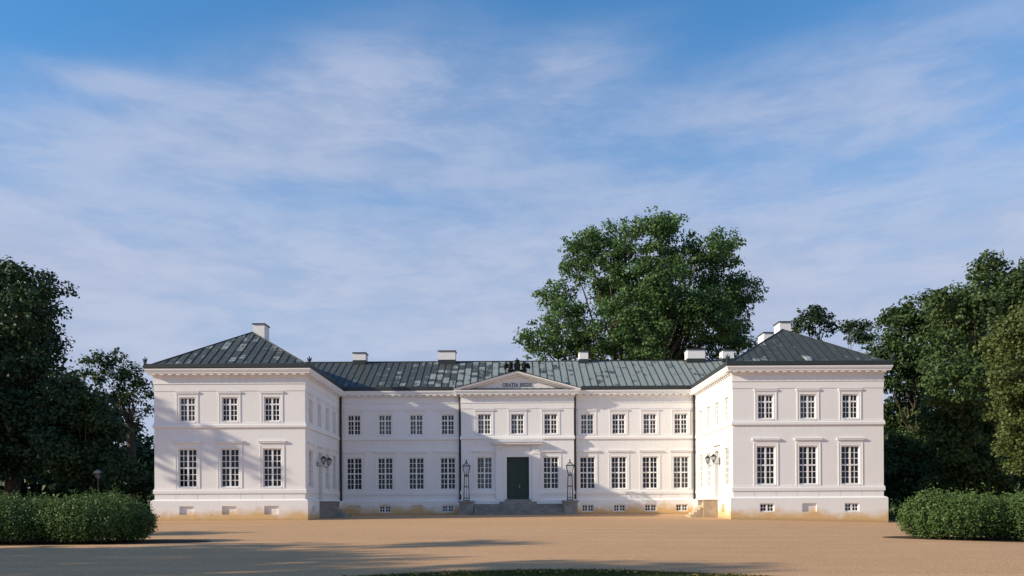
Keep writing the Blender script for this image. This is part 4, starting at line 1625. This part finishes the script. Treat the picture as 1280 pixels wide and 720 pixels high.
me.polygons.foreach_set('loop_start', np.arange(0, 3 * n, 3, dtype=np.int32))
at = me.attributes.new('tint', 'FLOAT', 'POINT')
at.data.foreach_set('value', np.repeat(rg.uniform(0, 1, n), 3).astype(np.float32))
me.materials.append(leaf_mat('grass_blades', (0.035, 0.055, 0.012), (0.11, 0.13, 0.035)))
me.update()
kind(link('lawn_grass', me), 'stuff')
n = 520
an = rg.uniform(.15, np.pi - .15, n)
q = np.sqrt(rg.uniform(.7, 1.0, n))
fx, fy = LC[0] + LR * q * np.cos(an), LC[1] + LR * q * np.sin(an)
pos = np.stack([fx, fy, np.array([gz(a, b) for a, b in zip(fx, fy)]) + .05], 1)
me = leaves_mesh('fallen_leaves', pos, np.array([[0, 0, 1.0]]) + rg.normal(0, .35, (n, 3)), .085, rg.uniform(0, 1, n),
                 leaf_mat('yellow_leaves', (0.25, 0.12, 0.03), (0.50, 0.34, 0.07), .15), rg=rg)
kind(link('fallen_leaves', me), 'stuff')

# ------------------------------------------------------------------ light
AZ, EL = R(76), R(22.6)
to_sun = Vector((-math.sin(AZ) * math.cos(EL), -math.cos(AZ) * math.cos(EL), math.sin(EL)))
sun = bpy.data.lights.new('sun', 'SUN')
sun.energy = 4.9
sun.color = (1.0, 0.86, 0.66)
sun.angle = R(0.53)
so = bpy.data.objects.new('sun', sun)
COL.objects.link(so)
so.rotation_euler = to_sun.to_track_quat('Z', 'Y').to_euler()
so.location = (-40, -10, 40)

world = bpy.data.worlds.new('World')
scene.world = world
world.use_nodes = True
wt = world.node_tree
wt.nodes.clear()


def W(typ, **kw):
    nd = wt.nodes.new(typ)
    for k, v_ in kw.items():
        setattr(nd, k, v_)
    return nd


def wm(op, a, b=None, c=None, clamp=False):
    nd = W('ShaderNodeMath', operation=op, use_clamp=clamp)
    for i, x in enumerate((a, b, c)):
        if x is None:
            continue
        if isinstance(x, (int, float)):
            nd.inputs[i].default_value = x
        else:
            wt.links.new(x, nd.inputs[i])
    return nd.outputs[0]


def wmap(x, a, b, c=0.0, d=1.0, smooth=True):
    nd = W('ShaderNodeMapRange', interpolation_type='SMOOTHSTEP' if smooth else 'LINEAR')
    for i, q_ in enumerate((a, b, c, d)):
        nd.inputs[i + 1].default_value = q_
    wt.links.new(x, nd.inputs[0])
    return nd.outputs[0]


sky = W('ShaderNodeTexSky', sky_type='NISHITA')
sky.sun_disc = False
sky.sun_elevation = EL
sky.sun_rotation = R(256)
sky.altitude = 50
sky.air_density = 1.4
sky.dust_density = 0.1
sky.ozone_density = 6.0
tc = W('ShaderNodeTexCoord').outputs['Generated']
sp = W('ShaderNodeSeparateXYZ')
wt.links.new(tc, sp.inputs[0])
X, Yv, Z = sp.outputs
az = wm('MULTIPLY', wm('ARCTAN2', X, Yv), 57.2958)           # degrees, 0 = straight over the palace
el = wm('MULTIPLY', wm('ARCSINE', Z), 57.2958)
cb = W('ShaderNodeCombineXYZ')
wt.links.new(wm('MULTIPLY', wm('ADD', az, wm('MULTIPLY', el, 0.4)), 0.05), cb.inputs[0])
wt.links.new(wm('MULTIPLY', wm('SUBTRACT', el, wm('MULTIPLY', az, 0.04)), 0.17), cb.inputs[1])


def wnoise(scale, detail, rough, dist, off):
    mp = W('ShaderNodeMapping')
    mp.inputs['Location'].default_value = off
    wt.links.new(cb.outputs[0], mp.inputs['Vector'])
    nd = W('ShaderNodeTexNoise')
    wt.links.new(mp.outputs[0], nd.inputs['Vector'])
    for k, v_ in (('Scale', scale), ('Detail', detail), ('Roughness', rough), ('Distortion', dist)):
        nd.inputs[k].default_value = v_
    return nd.outputs[0]


nA = wnoise(0.9, 8, 0.5, 0.2, (3.1, 1.7, 0.0))
nB = wnoise(3.0, 12, 0.62, 0.25, (7.1, 4.2, 2.0))


def streak(a0, e0, sa, se, tilt, amp):
    """a long soft bank of cirrus centred on azimuth a0, elevation e0"""
    da = wm('SUBTRACT', az, a0)
    de = wm('SUBTRACT', wm('SUBTRACT', el, e0), wm('MULTIPLY', da, tilt))
    r2 = wm('ADD', wm('POWER', wm('DIVIDE', wm('ABSOLUTE', da), sa), 2.0), wm('POWER', wm('DIVIDE', wm('ABSOLUTE', de), se), 2.0))
    return wm('MULTIPLY', wm('EXPONENT', wm('MULTIPLY', r2, -1.0)), amp)


def pe(px, py):
    yy = py + 0.005 * (px - 640)
    x_, z_ = (px - 638) / FPX, (633 - yy) / FPX
    return math.degrees(math.atan(x_)), math.degrees(math.atan(z_ / math.hypot(1, x_)))


banks = [((120, 190), 16, 2.5, .08, .66), ((330, 150), 10, 2.8, .16, .50), ((450, 105), 6, 2.6, .28, .52), ((560, 150), 10, 3.0, .05, .55), ((710, 85), 5, 1.6, .2, .42),
         ((140, 103), 4, .7, .0, .5), ((520, 215), 9, 1.2, .0, .30), ((1040, 140), 13, 1.5, -.07, .55), ((1200, 185), 11, 2.2, -.08, .50), ((1190, 60), 9, 2.4, .1, .36), ((900, 240), 12, 2.0, 0, .30),
         ((720, 240), 10, 2.2, 0, .35), ((980, 105), 8, 2.0, .05, .22)]
tot = None
for (pc, sa, se, tl_, am) in banks:
    a0, e0 = pe(*pc)
    s_ = streak(a0, e0, sa, se, tl_, am)
    tot = s_ if tot is None else wm('ADD', tot, s_)
# sky elsewhere (outside the palace view) carries ordinary broken cirrus
away = wmap(wm('ABSOLUTE', az), 40, 70)
tot = wm('ADD', tot, wm('MULTIPLY', away, 0.2))
low = wmap(el, 21.0, 13.0)                                     # hazy cirrostratus low down
tot = wm('ADD', tot, wm('MULTIPLY', low, 2.3))
tex = wm('ADD', wm('MULTIPLY', nA, 0.9), wm('MULTIPLY', nB, 0.9))   # ~0.9 mean
mask = wm('MULTIPLY', tot, wmap(tex, 0.60, 1.18, 0.42, 1.28))
mask = wm('SUBTRACT', 1.0, wm('EXPONENT', wm('MULTIPLY', wm('MAXIMUM', mask, 0.0), -1.65)))
mixc = W('ShaderNodeMix', data_type='RGBA')
wt.links.new(mask, mixc.inputs[0])
tint = W('ShaderNodeMix', data_type='RGBA', blend_type='MULTIPLY')
tint.inputs[0].default_value = 1.0
wt.links.new(sky.outputs[0], tint.inputs[6])
tint.inputs[7].default_value = (0.58, 0.93, 1.08, 1)
wt.links.new(tint.outputs[2], mixc.inputs[6])
cmix = W('ShaderNodeMix', data_type='RGBA')
wt.links.new(wmap(nB, 0.35, 0.65), cmix.inputs[0])
cmix.inputs[6].default_value = (2.62, 3.02, 4.10, 1)
cmix.inputs[7].default_value = (2.98, 3.36, 4.40, 1)
wt.links.new(cmix.outputs[2], mixc.inputs[7])
bg = W('ShaderNodeBackground')
bg.inputs['Strength'].default_value = 0.128
wt.links.new(mixc.outputs[2], bg.inputs['Color'])
ow = W('ShaderNodeOutputWorld')
wt.links.new(bg.outputs[0], ow.inputs['Surface'])

# ------------------------------------------------------------------ camera
cam = bpy.data.cameras.new('camera')
cam.sensor_width = 36
cam.lens = FPX / 1280 * 36
cam.shift_x = (640 - 638) / 1280
cam.shift_y = (633 - 360) / 1280
cam.clip_end = 5000
co_ = bpy.data.objects.new('camera', cam)
COL.objects.link(co_)
co_.location = (CAMX, 0, EYE)
from mathutils import Matrix
co_.rotation_euler = (Matrix.Rotation(0.005, 4, 'Y') @ Matrix.Rotation(R(90), 4, 'X')).to_euler()
scene.camera = co_

vs = scene.view_settings
vs.view_transform = 'Standard'
vs.look = 'None'
vs.gamma = 1
vs.exposure = 0.4
vs.use_curve_mapping = False
scene.cycles.max_bounces = 8
scene.cycles.transparent_max_bounces = 12
